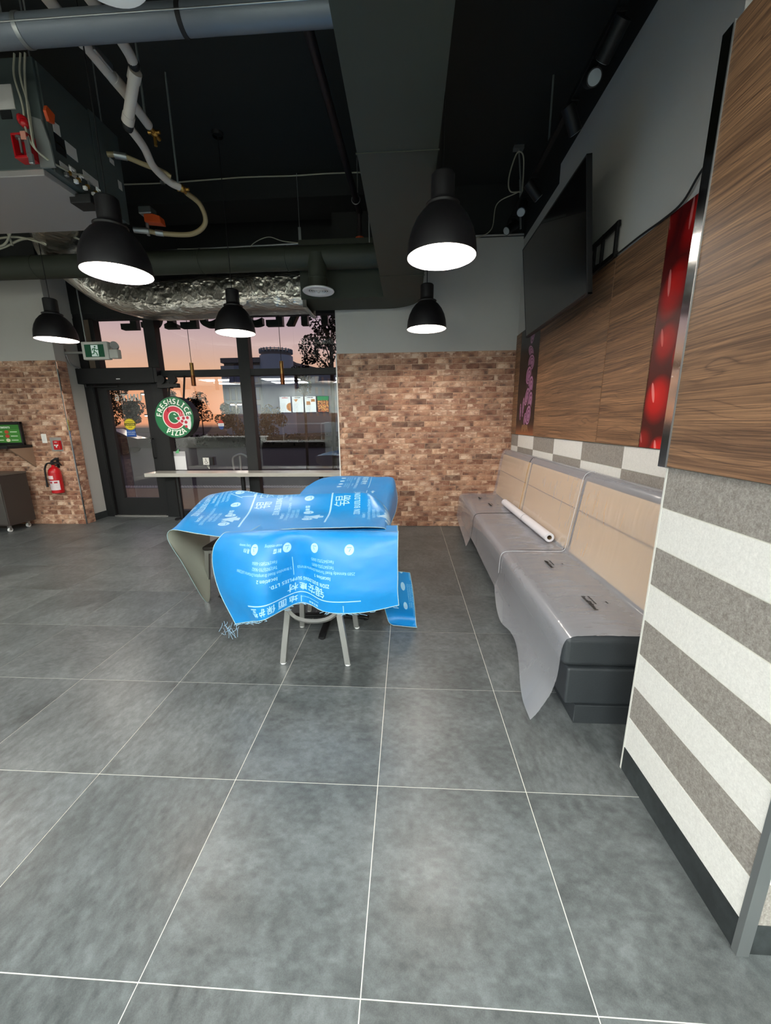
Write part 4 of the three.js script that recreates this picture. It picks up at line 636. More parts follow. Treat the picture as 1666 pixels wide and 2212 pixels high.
const STROKES = { // hand-drawn brush characters on a 100-unit square
  xi: [[20, 5, 5, 30], [22, 15, 42, 15], [10, 38, 42, 38], [8, 58, 42, 58], [25, 38, 25, 88, 40, 78], [55, 10, 88, 10, 88, 44, 55, 44, 55, 10], [55, 27, 88, 27], [55, 50, 45, 70], [58, 58, 92, 58, 85, 92, 75, 88], [68, 58, 52, 85], [80, 58, 62, 92]],
  an: [[50, 5, 50, 15], [12, 32, 12, 18, 88, 18, 85, 30], [45, 28, 28, 68, 75, 92], [70, 45, 55, 75, 22, 92], [10, 55, 92, 55]],
  jian: [[40, 20, 80, 20, 80, 48], [30, 34, 92, 34], [40, 48, 80, 48], [36, 62, 86, 62], [60, 8, 60, 80], [8, 20, 30, 20, 12, 45, 30, 45, 10, 85], [12, 60, 35, 80, 95, 88]],
  cai: [[5, 30, 48, 30], [27, 8, 27, 92], [27, 32, 5, 65], [29, 35, 46, 58], [52, 30, 96, 30], [78, 8, 78, 92, 68, 84], [76, 32, 50, 70]],
  di: [[5, 35, 40, 35], [22, 12, 22, 75], [3, 80, 42, 70], [48, 45, 92, 32, 88, 65], [68, 10, 68, 72], [52, 28, 52, 85, 95, 85, 95, 72]],
  mian: [[8, 10, 92, 10], [50, 10, 42, 26], [14, 28, 14, 92, 86, 92, 86, 28, 14, 28], [38, 28, 38, 92], [62, 28, 62, 92], [38, 48, 62, 48], [38, 68, 62, 68]],
  bao: [[28, 8, 8, 48], [20, 32, 20, 94], [45, 12, 88, 12, 88, 38, 45, 38, 45, 12], [36, 55, 96, 55], [66, 38, 66, 94], [64, 58, 40, 84], [68, 58, 94, 84]],
  hu: [[5, 28, 40, 28], [24, 8, 24, 90, 14, 82], [5, 62, 40, 48], [68, 6, 72, 16], [52, 24, 90, 24, 90, 50, 52, 50], [52, 24, 50, 60, 42, 92]],
  dian: [[8, 18, 42, 18], [26, 5, 26, 50], [6, 40, 42, 32], [50, 20, 80, 20, 80, 45, 92, 48], [66, 6, 64, 30, 50, 52], [28, 68, 72, 68], [50, 55, 50, 92], [10, 92, 92, 92]],
  yi: [[25, 8, 75, 8, 75, 42, 25, 42, 25, 8], [25, 25, 75, 25], [30, 48, 10, 70], [26, 56, 88, 56, 82, 94, 70, 90], [48, 56, 22, 90], [66, 56, 40, 94]],
  sao: [[5, 28, 40, 28], [24, 8, 24, 90, 14, 82], [5, 62, 40, 48], [50, 22, 90, 22, 90, 82, 50, 82], [52, 52, 90, 52]],
  nai: [[5, 12, 48, 12], [28, 12, 22, 28], [8, 90, 8, 28, 46, 28, 46, 90], [20, 28, 20, 88], [33, 28, 33, 88], [54, 32, 96, 32], [80, 8, 80, 92, 70, 84], [62, 50, 68, 64]],
  mo: [[50, 4, 50, 12], [12, 14, 92, 14], [14, 14, 8, 92], [22, 30, 50, 30], [36, 20, 36, 52], [56, 30, 88, 30], [72, 20, 72, 52], [22, 60, 90, 60], [50, 60, 26, 92], [44, 74, 80, 74, 80, 94, 44, 94, 44, 74]],
};
function glyph(c, ch, x, y, s, w) { c.lineWidth = w; c.lineCap = c.lineJoin = 'round'; for (const st of STROKES[ch]) { c.beginPath(); for (let i = 0; i < st.length; i += 2) c[i ? 'lineTo' : 'moveTo'](x + st[i] * s / 100, y + st[i + 1] * s / 100); c.stroke(); } }
const BLUE = '#0b86ce', INK = '#a6d2ee';
function weave(c, W, H) { c.fillStyle = BLUE; c.fillRect(0, 0, W, H); for (let i = 0; i < 2600; i++) { c.fillStyle = `rgba(${rnd() > 0.5 ? '120,190,240' : '8,80,150'},${rnd(0.03, 0.1)})`; c.fillRect(rnd(0, W), rnd(0, H), rnd(4, 60), 1.2); } }
function house(c, x, y, s) { c.lineWidth = s * 0.035; c.beginPath(); c.moveTo(x, y + s * 0.55); c.lineTo(x + s * 0.5, y); c.lineTo(x + s * 1.0, y + s * 0.5); c.moveTo(x + s * 0.12, y + s * 0.5); c.lineTo(x + s * 0.12, y + s); c.lineTo(x + s * 0.42, y + s); c.stroke(); c.beginPath(); c.moveTo(x + s * 0.45, y + s * 0.95); c.lineTo(x + s * 0.7, y + s * 0.5); c.lineTo(x + s, y + s * 0.95); c.closePath(); c.fill(); c.strokeStyle = BLUE; for (let k = 1; k < 4; k++) { c.beginPath(); c.moveTo(x + s * 0.45, y + s * (0.5 + k * 0.12)); c.lineTo(x + s, y + s * (0.5 + k * 0.12)); c.stroke(); } c.strokeStyle = INK; }
const frontPrint = canvasTex(1660, 1000, (c, W, H) => { // upright here; it hangs upside down in the room
  weave(c, W, H); c.fillStyle = c.strokeStyle = INK; c.textBaseline = 'middle';
  const X = (px) => (860 - px) / 415 * W, Y = (t) => (1 - t) * 0.60 * H; // px in the picture, t down the front flap
  c.fillRect(X(790), Y(0.835), X(543) - X(790), 9); c.fillRect(X(757), Y(0.985), 6, 60); c.fillRect(X(655), Y(0.985), 6, 60);
  ['di', 'mian', 'bao', 'hu', 'dian'].forEach((k, i) => glyph(c, k, X(648) + 8 + i * 82, Y(0.965), 66, 8));
  ['xi', 'an', 'jian', 'cai'].forEach((k, i) => glyph(c, k, X(700) + i * 26, Y(0.975), 22, 3));
  c.font = 'bold 13px sans-serif'; c.fillText('ZION BUILDING SUPPLIES LTD.', X(702), Y(0.9));
  ['xi', 'an', 'jian', 'cai'].forEach((k, i) => glyph(c, k, X(718) + i * 94, Y(0.80), [96, 88, 80, 84][i], 9));
  c.font = 'bold 46px sans-serif'; c.fillText('ZION BUILDING SUPPLIES LTD.', X(730), Y(0.60), X(595) - X(730));
  c.font = 'bold 34px sans-serif'; c.fillText('location 1', X(733), Y(0.50)); c.font = '26px sans-serif'; c.fillText('2589 Kennedy Road Toronto,Ontario M1V1S3', X(780), Y(0.435), X(646) - X(780)); c.fillText('Tel:(647)352-8685', X(740), Y(0.38)); c.fillText('Fax:(647)352-3685', X(740), Y(0.325));
  c.fillRect(X(640), Y(0.53), 5, 130);
  c.font = 'bold 34px sans-serif'; c.fillText('location 2', X(610), Y(0.50)); c.font = '26px sans-serif'; c.fillText('5 Brandon Road Brampton,Ontario L6T2W4', X(636), Y(0.435), X(520) - X(636)); c.fillText('Tel:(905)793-9682', X(610), Y(0.38)); c.fillText('Fax:(905)851-6884', X(610), Y(0.325));
  [[768, ''], [695, ''], [629, 'wear-resisting'], [556, 'Easy sweep']].forEach(([px, s], i) => { c.fillStyle = INK; c.beginPath(); c.arc(X(px), Y(0.19), 36, 0, 7); c.fill(); c.strokeStyle = c.fillStyle = BLUE; c.lineWidth = 4; c.beginPath(); c.moveTo(X(px) - 16, Y(0.19) + 14); c.lineTo(X(px) + 16, Y(0.19) + 14); c.moveTo(X(px), Y(0.19) - 12); c.lineTo(X(px) + (i % 2 ? 9 : -8), Y(0.19) + 4); c.stroke(); c.fillStyle = c.strokeStyle = INK; if (i === 3) { glyph(c, 'yi', X(px) + 46, Y(0.19) - 30, 32, 4); glyph(c, 'sao', X(px) + 82, Y(0.19) - 30, 32, 4); } if (i === 2) { glyph(c, 'nai', X(px) + 46, Y(0.19) - 30, 32, 4); glyph(c, 'mo', X(px) + 82, Y(0.19) - 30, 32, 4); } c.font = '24px sans-serif'; if (s) c.fillText(s, X(px) + 44, Y(0.19) + 22); });
});
const topPrint = canvasTex(1400, 1400, (c, W, H) => { // a repeat of the sheet's print, read along the sheet's length
  weave(c, W, H); c.fillStyle = c.strokeStyle = INK; c.textBaseline = 'middle';
  const block = () => { house(c, 20, 60, 120); ['xi', 'an', 'jian', 'cai'].forEach((k, i) => glyph(c, k, 180 + i * 92, 70, 84, 9)); c.font = 'bold 44px sans-serif'; c.fillText('ZION BUILDING SUPPLIES LTD.', 180, 200, 560); c.font = 'bold 26px sans-serif'; c.fillText('location 1', 200, 250); c.fillText('location 2', 480, 250); c.font = '20px sans-serif'; c.fillText('2589 Kennedy Road Toronto,Ontario', 190, 285, 250); c.fillText('Tel:(647)352-8685', 190, 312); c.fillText('Fax:(647)352-3685', 190, 338); c.fillText('5 Brandon Road Brampton,Ontario', 470, 285, 250); c.fillText('Tel:(905)793-9682', 470, 312); c.fillText('Fax:(905)851-6884', 470, 338); c.fillRect(0, 34, 720, 7);
    for (let i = 0; i < 4; i++) { c.beginPath(); c.arc(230 + i * 130, 400, 30, 0, 7); c.fill(); }
    c.beginPath(); c.moveTo(10, -30); c.lineTo(60, -62); c.lineTo(60, -42); c.lineTo(120, -42); c.lineTo(120, -20); c.lineTo(60, -20); c.lineTo(60, 2); c.closePath(); c.fill(); };
  for (let a = 0; a < 2; a++) for (let b = 0; b < 2; b++) { c.save(); c.translate(a * 700 + 640, b * 700 + 40); c.rotate(Math.PI / 2); c.scale(0.82, 0.82); block(); c.restore(); }
});
const midPrint = canvasTex(2043, 1602, (c, W, H) => { // 900 pixels to the metre, seen from above
  weave(c, W, H); c.textBaseline = 'middle';
  for (const [x, z, dx, dz] of [[-1.185, -2.542, -0.2, -0.98], [-0.584, -2.6, -0.09, -0.996], [-1.76, -2.42, -0.24, -0.97], [-0.06, -2.65, -0.05, -1]]) {
    c.save(); c.translate((x + 2.1) * 900, (z + 3.85) * 900); c.rotate(Math.atan2(dz, dx)); c.fillStyle = c.strokeStyle = INK;
    c.fillRect(0, -6, 860, 12); house(c, 610, -200, 190);
    c.beginPath(); c.moveTo(150, -30); c.lineTo(215, -30); c.lineTo(215, -60); c.lineTo(260, -60); c.lineTo(182, -150); c.lineTo(105, -60); c.lineTo(150, -60); c.closePath(); c.fill();
    ['xi', 'an', 'jian', 'cai'].forEach((k, i) => glyph(c, k, 400 + i * 190, 20, 130, 9)); c.font = 'bold 62px sans-serif'; c.fillText('ZION BUILDING SUPPLIES LTD.', 250, 195, 620);
    c.font = 'bold 34px sans-serif'; c.fillText('location 1', 120, 245); c.fillText('location 2', 560, 245); c.font = '28px sans-serif'; c.fillText('2589 Kennedy Road Toronto,Ontario', 60, 282, 400); c.fillText('Tel:(647)352-8685', 120, 316); c.fillText('Fax:(647)352-3685', 120, 348); c.fillText('5 Brandon Road Brampton,Ontario', 500, 282, 400); c.fillText('Tel:(905)793-9682', 560, 316); c.fillText('Fax:(905)851-6884', 560, 348);
    for (let i = 0; i < 4; i++) { c.fillStyle = INK; c.beginPath(); c.arc(60 + i * 215, 425, 36, 0, 7); c.fill(); c.strokeStyle = BLUE; c.lineWidth = 5; c.beginPath(); c.moveTo(44 + i * 215, 438); c.lineTo(76 + i * 215, 438); c.moveTo(60 + i * 215, 404); c.lineTo(66 + i * 215, 426); c.stroke(); c.strokeStyle = INK; } glyph(c, 'yi', 105, 398, 34, 5); glyph(c, 'sao', 145, 398, 34, 5); glyph(c, 'nai', 320, 398, 34, 5); glyph(c, 'mo', 360, 398, 34, 5); c.restore();
  }
});
topPrint.wrapS = topPrint.wrapT = frontPrint.wrapS = frontPrint.wrapT = THREE.RepeatWrapping;
const tarpMat = (map) => phys(0xffffff, 0.34, { map, bumpMap: weaveBump, bumpScale: 0.0006, clearcoat: 0.25, clearcoatRoughness: 0.3 });
const cr = (p0, p1, p2, p3, t) => [0, 1, 2].map((k) => 0.5 * (2 * p1[k] + (p2[k] - p0[k]) * t + (2 * p0[k] - 5 * p1[k] + 4 * p2[k] - p3[k]) * t * t + (3 * p1[k] - p0[k] - 3 * p2[k] + p3[k]) * t * t * t));
function along(list, s) { const n = list.length - 1, f = Math.min(n - 1e-6, s * n), i = Math.floor(f), e = (a, b) => [0, 1, 2].map((k) => 2 * a[k] - b[k]); return cr(i ? list[i - 1] : e(list[0], list[1]), list[i], list[i + 1], i + 2 <= n ? list[i + 2] : e(list[n], list[n - 1]), f - i); }
// rows of control points to a two-sided sheet: printed face and olive backing, 3 mm apart
function sheet(name, label, rows, print, uvOf, flip, edge, rip = 0.0035) {
  const nu = 70, nv = 80, pos = [], uv = [], idx = [];
  for (let j = 0; j <= nv; j++) for (let i = 0; i <= nu; i++) {
    const u = i / nu, v = j / nv, p = along(rows.map((r) => along(r, u)), v), k = fbm(u * 0.99, v * 0.99, 7, 7, 3, label.length * 7) - 0.5;
    pos.push(p[0] + k * rip, p[1] + k * rip * 1.6, p[2] + k * rip * 2); uv.push(...uvOf(u, v, p));
    if (i < nu && j < nv) { const q = j * (nu + 1) + i; idx.push(...(flip ? [q, q + nu + 1, q + 1, q + 1, q + nu + 1, q + nu + 2] : [q, q + 1, q + nu + 1, q + 1, q + nu + 2, q + nu + 1])); }
  }
  const g = new THREE.BufferGeometry(); g.setAttribute('position', new THREE.Float32BufferAttribute(pos, 3)); g.setAttribute('uv', new THREE.Float32BufferAttribute(uv, 2)); g.setIndex(idx); g.computeVertexNormals();
  const b = g.clone(), P = b.attributes.position, N = g.attributes.normal; for (let i = 0; i < P.count; i++) P.setXYZ(i, P.getX(i) - N.getX(i) * 0.003, P.getY(i) - N.getY(i) * 0.003, P.getZ(i) - N.getZ(i) * 0.003);
  b.setIndex(idx.map((_, k) => idx[k - (k % 3) + [0, 2, 1][k % 3]])); b.computeVertexNormals();
  const t = thing(name, label, 'protective sheet', [0, 0, 0], 0, 'blue floor-protection sheets over the tables');
  part('printed_face', g, tarpMat(print), t); part('backing', b, M.tarpBack, t);
  const at = (i, j) => { const k = (j * (nu + 1) + i) * 3; return [pos[k], pos[k + 1], pos[k + 2]]; }, rim = (pts) => part('cut_edge', tube(pts.filter((_, k) => k % 4 === 0 || k === pts.length - 1), 0.0022, 160, 5), std(0xa9c4c4, 0.7), t);
  const all = (n, f) => Array.from({ length: n + 1 }, (_, k) => f(k));
  if (edge.includes('0')) rim(all(nu, (i) => at(i, 0))); if (edge.includes('1')) rim(all(nu, (i) => at(i, nv))); if (edge.includes('L')) rim(all(nv, (j) => at(0, j))); if (edge.includes('R')) rim(all(nv, (j) => at(nu, j)));
  return t;
}
{
  const xs = [-1.1, -0.95, -0.78, -0.62, -0.45, -0.25, -0.05], z = [-2.10, -1.985, -1.895, -2.055, -1.955, -1.945, -1.985];
  const rows = [
    xs.map((x) => [x * 0.93 - 0.02, 0.752, -2.6]), xs.map((x) => [x * 0.95 - 0.01, 0.768, -2.33]), xs.map((x, i) => [x * 0.965, [0.835, 0.845, 0.853, 0.852, 0.85, 0.848, 0.846][i], -2.13]), xs.map((x, i) => [x * 0.985, [0.82, 0.842, 0.853, 0.848, 0.848, 0.846, 0.842][i], [-2.08, -2.04, -2.03, -2.05, -2.04, -2.04, -2.04][i]]),
    xs.map((x, i) => [x - (i === 0 ? 0.03 : 0), 0.75, z[i] * 0.6 - 0.4 * 2.03]), xs.map((x, i) => [x - [0.06, 0.03, 0, 0, 0, 0, 0][i], 0.62, z[i]]), xs.map((x, i) => [x - [0.03, 0.03, 0, 0, 0, 0, 0][i], [0.46, 0.49, 0.52, 0.53, 0.52, 0.53, 0.54][i], z[i] + 0.01]),
    xs.map((x, i) => [x + [0.07, 0.05, 0, 0, 0, 0, 0.005][i], [0.285, 0.345, 0.405, 0.435, 0.418, 0.425, 0.452][i], z[i] + [0.06, 0.02, 0.01, 0.02, 0, 0, 0][i]]),
  ];
  const t = sheet('protective_sheet', 'nearest printed blue sheet draped over the chair back and hanging down in front', rows, frontPrint, (u, v) => { const s = clamp((v - 3 / 7) / (4 / 7), -1, 1); return [1 - u, s >= 0 ? 0.4 + 0.6 * s : 0.4 + 0.4 * s]; }, true, '1LR');
  const fr = []; for (let k = 0; k < 14; k++) { const a = [-1.03 + 0.05 * rnd(-1, 1), 0.30 + 0.04 * rnd(-0.5, 1), -1.99 + 0.02 * rnd(-1, 1)]; fr.push(tube([a, [a[0] + rnd(-0.02, 0.02), a[1] - rnd(0.01, 0.04), a[2] + rnd(0, 0.02)], [a[0] + rnd(-0.04, 0.04), a[1] - rnd(0.03, 0.07), a[2] + rnd(-0.01, 0.02)]], 0.0009, 6, 4)); }
  for (let k = 0; k < 40; k++) { const u = rnd(), p = along(rows[7], u); fr.push(tube([p, [p[0] + rnd(-0.02, 0.02), p[1] - 0.006, p[2]], [p[0] + rnd(-0.05, 0.05), p[1] - rnd(0.004, 0.014), p[2] + 0.006]], 0.001, 5, 4)); }
  part('frayed_threads', fr, std(0xa6d0ea, 0.6), t).userData.kind = 'stuff';
}
{
  // rows from the front edge to the back, columns from the hanging left flank to the right drop
  const rows = [
    [[-1.655, 0.50, -2.56], [-1.69, 0.66, -2.51], [-1.635, 0.745, -2.48], [-1.4, 0.742, -2.4], [-1.1, 0.742, -2.33], [-0.85, 0.774, -2.4], [-0.5, 0.782, -2.42], [-0.22, 0.777, -2.46], [-0.13, 0.74, -2.5], [-0.11, 0.6, -2.5]],
    [[-1.61, 0.06, -2.76], [-1.7, 0.45, -2.72], [-1.7, 0.755, -2.72], [-1.45, 0.765, -2.65], [-1.1, 0.755, -2.62], [-0.85, 0.77, -2.66], [-0.5, 0.77, -2.68], [-0.22, 0.768, -2.7], [-0.13, 0.72, -2.72], [-0.1, 0.45, -2.72]],
    [[-1.68, 0.22, -2.98], [-1.76, 0.5, -2.98], [-1.78, 0.765, -2.98], [-1.5, 0.775, -2.95], [-1.1, 0.77, -2.95], [-0.85, 0.768, -2.97], [-0.5, 0.768, -2.98], [-0.25, 0.766, -2.98], [-0.14, 0.72, -3.0], [-0.12, 0.45, -3.0]],
    [[-1.82, 0.45, -3.3], [-1.88, 0.62, -3.3], [-1.86, 0.79, -3.3], [-1.55, 0.868, -3.33], [-1.2, 0.84, -3.28], [-0.88, 0.855, -3.25], [-0.5, 0.87, -3.23], [-0.3, 0.855, -3.22], [-0.16, 0.7, -3.25], [-0.14, 0.5, -3.25]],
    [[-1.92, 0.58, -3.55], [-1.95, 0.68, -3.55], [-1.92, 0.79, -3.55], [-1.6, 0.83, -3.45], [-1.2, 0.80, -3.42], [-0.9, 0.79, -3.4], [-0.55, 0.82, -3.36], [-0.36, 0.81, -3.35], [-0.2, 0.7, -3.42], [-0.16, 0.55, -3.42]],
    [[-1.95, 0.62, -3.68], [-1.97, 0.70, -3.68], [-1.93, 0.775, -3.68], [-1.62, 0.79, -3.66], [-1.2, 0.76, -3.62], [-0.9, 0.75, -3.56], [-0.55, 0.74, -3.5], [-0.36, 0.72, -3.48], [-0.22, 0.64, -3.48], [-0.18, 0.52, -3.48]],
  ];
  sheet('protective_sheet', 'large blue sheet over the middle tables, its left corner hanging with the olive underside showing', rows, midPrint, (u, v, p) => [(p[0] + 2.1 + Math.max(0, 0.72 - p[1]) * (p[0] > -0.4 ? 1 : -0.2)) / 2.27, (-p[2] - 2.07) / 1.78], false, '0L');
}
{
  const rows = [
    [[-1.12, 0.69, -3.42], [-0.9, 0.735, -3.4], [-0.6, 0.74, -3.4], [-0.35, 0.735, -3.2], [-0.17, 0.72, -3.2], [-0.14, 0.6, -3.2]],
    [[-1.12, 0.72, -3.75], [-0.9, 0.77, -3.75], [-0.6, 0.78, -3.75], [-0.35, 0.785, -3.72], [-0.16, 0.76, -3.72], [-0.11, 0.6, -3.72]],
    [[-1.1, 0.78, -4.1], [-0.9, 0.80, -4.1], [-0.6, 0.81, -4.1], [-0.35, 0.815, -4.05], [-0.15, 0.82, -4.05], [-0.10, 0.66, -4.05]],
    [[-1.0, 0.83, -4.38], [-0.85, 0.845, -4.38], [-0.6, 0.85, -4.38], [-0.35, 0.85, -4.32], [-0.16, 0.845, -4.3], [-0.12, 0.72, -4.3]],
    [[-0.96, 0.8, -4.5], [-0.84, 0.82, -4.5], [-0.6, 0.82, -4.48], [-0.35, 0.82, -4.42], [-0.17, 0.81, -4.4], [-0.13, 0.7, -4.4]],
    [[-0.95, 0.6, -4.54], [-0.84, 0.6, -4.54], [-0.6, 0.6, -4.52], [-0.35, 0.6, -4.46], [-0.18, 0.6, -4.44], [-0.15, 0.5, -4.44]],
  ];
  sheet('protective_sheet', 'rear blue sheet over the table nearest the brick wall', rows, topPrint, (u, v, p) => [p[0] * 0.66 + 0.2, -p[2] * 0.66 + 0.45 + (p[1] - 0.77) * 0.4], false, 'R');
}
{
  const rows = [[[-0.2, 0.43, -2.57], [-0.08, 0.425, -2.56], [0.022, 0.42, -2.55]], [[-0.19, 0.32, -2.57], [-0.07, 0.31, -2.56], [0.042, 0.3, -2.55]], [[-0.17, 0.17, -2.58], [-0.05, 0.16, -2.57], [0.058, 0.15, -2.56]], [[-0.15, 0.06, -2.6], [-0.04, 0.055, -2.6], [0.065, 0.05, -2.59]], [[-0.13, 0.012, -2.58], [-0.03, 0.012, -2.56], [0.07, 0.012, -2.55]], [[-0.1, 0.01, -2.545], [-0.01, 0.01, -2.53], [0.075, 0.012, -2.515]]];
  sheet('protective_sheet', 'narrow blue sheet end curling onto the floor right of the nearest sheet', rows, topPrint, (u, v) => [0.05 + u * 0.25, 0.75 - v * 0.35], true, '1LR', 0.001);
}
// ================================================================ window counter
{
  const t = thing('window_counter', 'long white counter on black posts under the windows', 'counter', [0, 0, 0]);
  part('countertop', rbx(-3.93, -0.95, 0.70, 0.755, -5.84, -5.5, 0.004), std(0xb4b1a8, 0.22), t);
  for (const x of [-3.56, -2.52, -1.3]) { const p = part('leg', rod([x, 0.012, -5.72], [x, 0.70, -5.72], 0.032, 0.032, 20), M.blackMetal, t); part('foot_plate', new THREE.CylinderGeometry(0.11, 0.115, 0.014, 32).translate(x, 0.008, -5.72), M.blackMetal, p); part('mount_plate', bx(x - 0.08, x + 0.08, 0.688, 0.70, -5.8, -5.64), M.blackMetal, p); }
}
// ================================================================ round hanging sign
{
  const face = canvasTex(1024, 1024, (c, W) => {
    const o = W / 2; c.fillStyle = '#0c5a34'; c.fillRect(0, 0, W, W); c.fillStyle = '#136b3e'; c.beginPath(); c.arc(o, o, 500, 0, 7); c.fill();
    const ring = (r, col) => { c.fillStyle = col; c.beginPath(); c.arc(o - 8, o, r, 0, 7); c.fill(); };
    ring(300, '#e8e4d8'); ring(276, '#c22a3c'); ring(158, '#e8e4d8'); ring(136, '#136b3e');
    c.strokeStyle = '#e8e4d8'; c.lineWidth = 9; for (let k = 0; k < 3; k++) { c.beginPath(); const x = 640 + k * 52; c.moveTo(x, 470); c.bezierCurveTo(x + 18, 430, x - 18, 400, x - 10 + k * 6, 350 + k * 26); c.stroke(); }
    c.fillStyle = '#e2dfdc'; c.beginPath(); c.moveTo(508, 520); c.lineTo(700, 482); c.lineTo(915, 470); c.quadraticCurveTo(960, 500, 935, 590); c.quadraticCurveTo(950, 680, 905, 800); c.quadraticCurveTo(860, 830, 840, 780); c.lineTo(700, 665); c.closePath(); c.fill();
    c.fillStyle = '#b92338'; for (const [x, y, r] of [[618, 536, 40], [752, 530, 40], [858, 522, 38], [706, 606, 38], [806, 632, 40], [800, 738, 36]]) { c.beginPath(); c.arc(x, y, r, 0, 7); c.fill(); }
    c.fillStyle = '#cfe6cf'; c.beginPath(); c.ellipse(520, 430, 26, 14, -0.3, 0, 7); c.ellipse(545, 445, 20, 12, 0.6, 0, 7); c.fill();
    c.fillStyle = '#eef0e6'; c.textAlign = 'center'; c.textBaseline = 'middle';
    const arc = (s, r, from, to, size, up) => { c.font = `bold ${size}px sans-serif`; [...s].forEach((ch, i) => { const a = from + (to - from) * i / (s.length - 1); c.save(); c.translate(o + r * Math.sin(a), o - r * Math.cos(a)); c.rotate(up ? a : a + Math.PI); c.fillText(ch, 0, 0); c.restore(); }); };
    arc('FRESHSLICE', 398, -1.4, 1.32, 186, true); arc('PIZZA', 392, Math.PI + 0.52, Math.PI - 0.54, 196, false);
  });
  const t = thing('hanging_sign', 'round green pizza shop sign hanging in the window', 'sign', [-3.45, 1.565, -5.75]);
  part('drum', new THREE.CylinderGeometry(0.3, 0.3, 0.16, 64).rotateX(Math.PI / 2), M.blackMetal, t);
  part('face', new THREE.CircleGeometry(0.296, 64).translate(0, 0, 0.0815), std(0xffffff, 0.4, { map: face, emissive: 0xffffff, emissiveMap: face, emissiveIntensity: 0.12 }), t);
  part('rim', new THREE.TorusGeometry(0.299, 0.006, 8, 64).translate(0, 0, 0.08), M.blackMetal, t);
  for (const x of [-0.1, 0.13]) part('hanger', rod([x, 0.26, 0], [x, 0.605, -0.1], 0.014), M.blackMetal, t);
  part('cord', tube([[-0.05, 0.42, 0.1], [-0.05, 0.2, 0.1], [-0.08, 0.13, 0.095], [-0.08, 0.08, 0.09]], 0.003, 30, 6), M.rubber, t);
}
{
  const t = thing('emergency_light', 'black twin-head emergency light beside the door header above the round sign', 'lamp', [-3.6, 2.06, -5.82]);
  part('battery_box', rbx(-0.12, 0.08, -0.07, 0.06, -0.05, 0.05, 0.01), M.blackMetal, t);
  for (const x of [-0.02, 0.15]) { const h = part('lamp_head', [new THREE.CylinderGeometry(0.06, 0.05, 0.07, 24).rotateX(Math.PI / 2).translate(x, 0.05, 0.06)], M.blackMetal, t); part('lens', new THREE.CircleGeometry(0.05, 24).translate(x, 0.05, 0.0965), M.rubber, h); }
  part('base_wedge', rbx(0.06, 0.2, -0.06, 0.0, -0.03, 0.05, 0.008), M.blackMetal, t);
}
{ // exit sign
  const run = canvasTex(360, 260, (c, W, H) => { c.fillStyle = '#05472c'; c.fillRect(0, 0, W, H); c.fillStyle = '#dceee4'; c.fillRect(120, 14, 130, 232); c.fillStyle = '#0a5a3a'; c.strokeStyle = '#0a5a3a'; c.lineWidth = 17; c.lineCap = 'round'; c.lineJoin = 'round'; c.beginPath(); c.arc(196, 48, 17, 0, 7); c.fill();
    c.beginPath(); c.moveTo(186, 82); c.lineTo(172, 140); c.moveTo(186, 84); c.lineTo(150, 90); c.lineTo(142, 120); c.moveTo(190, 86); c.lineTo(222, 112); c.lineTo(248, 104); c.moveTo(172, 140); c.lineTo(212, 172); c.lineTo(226, 226); c.moveTo(172, 142); c.lineTo(160, 190); c.lineTo(124, 196); c.stroke(); });
  const t = thing('exit_sign', 'white exit sign box with a green running figure over the glass door', 'exit sign', [-4.33, 2.475, -5.47]);
  part('housing', rbx(-0.205, 0.175, -0.115, 0.12, -0.07, 0.0, 0.01), M.offWhite, t);
  part('face_panel', new THREE.PlaneGeometry(0.28, 0.165).translate(-0.02, -0.0, 0.0015), std(0xffffff, 0.4, { map: run, emissive: 0xffffff, emissiveMap: run, emissiveIntensity: 0.25 }), t);
  part('side_box', rbx(0.175, 0.3, -0.1, 0.02, -0.09, -0.01, 0.012), M.offWhite, t);
  part('lamp_head', [new THREE.CylinderGeometry(0.05, 0.055, 0.09, 24).rotateX(Math.PI / 2).rotateY(0.6).translate(0.24, 0.07, -0.05)], std(0x9a9c9a, 0.5), t);
  part('bracket', [rbx(-0.6, -0.2, -0.02, 0.01, -0.12, -0.08, 0.006), rbx(-0.6, -0.57, -0.06, 0.06, -0.16, -0.04, 0.006)], std(0x8a8a86, 0.6), t);
  const c = thing('conduit', 'thin conduit running down the wall past the exit sign to the door header', 'conduit'); part('conduit', rod([-4.72, 2.6, -5.8], [-4.72, YC, -5.8], 0.012), M.zinc, c); part('tail', tube([[-4.9, 2.5, -5.6], [-4.9, 2.35, -5.65], [-4.88, 2.3, -5.75], [-4.85, 2.28, -5.8]], 0.012, 20, 8), M.zinc, c);
}
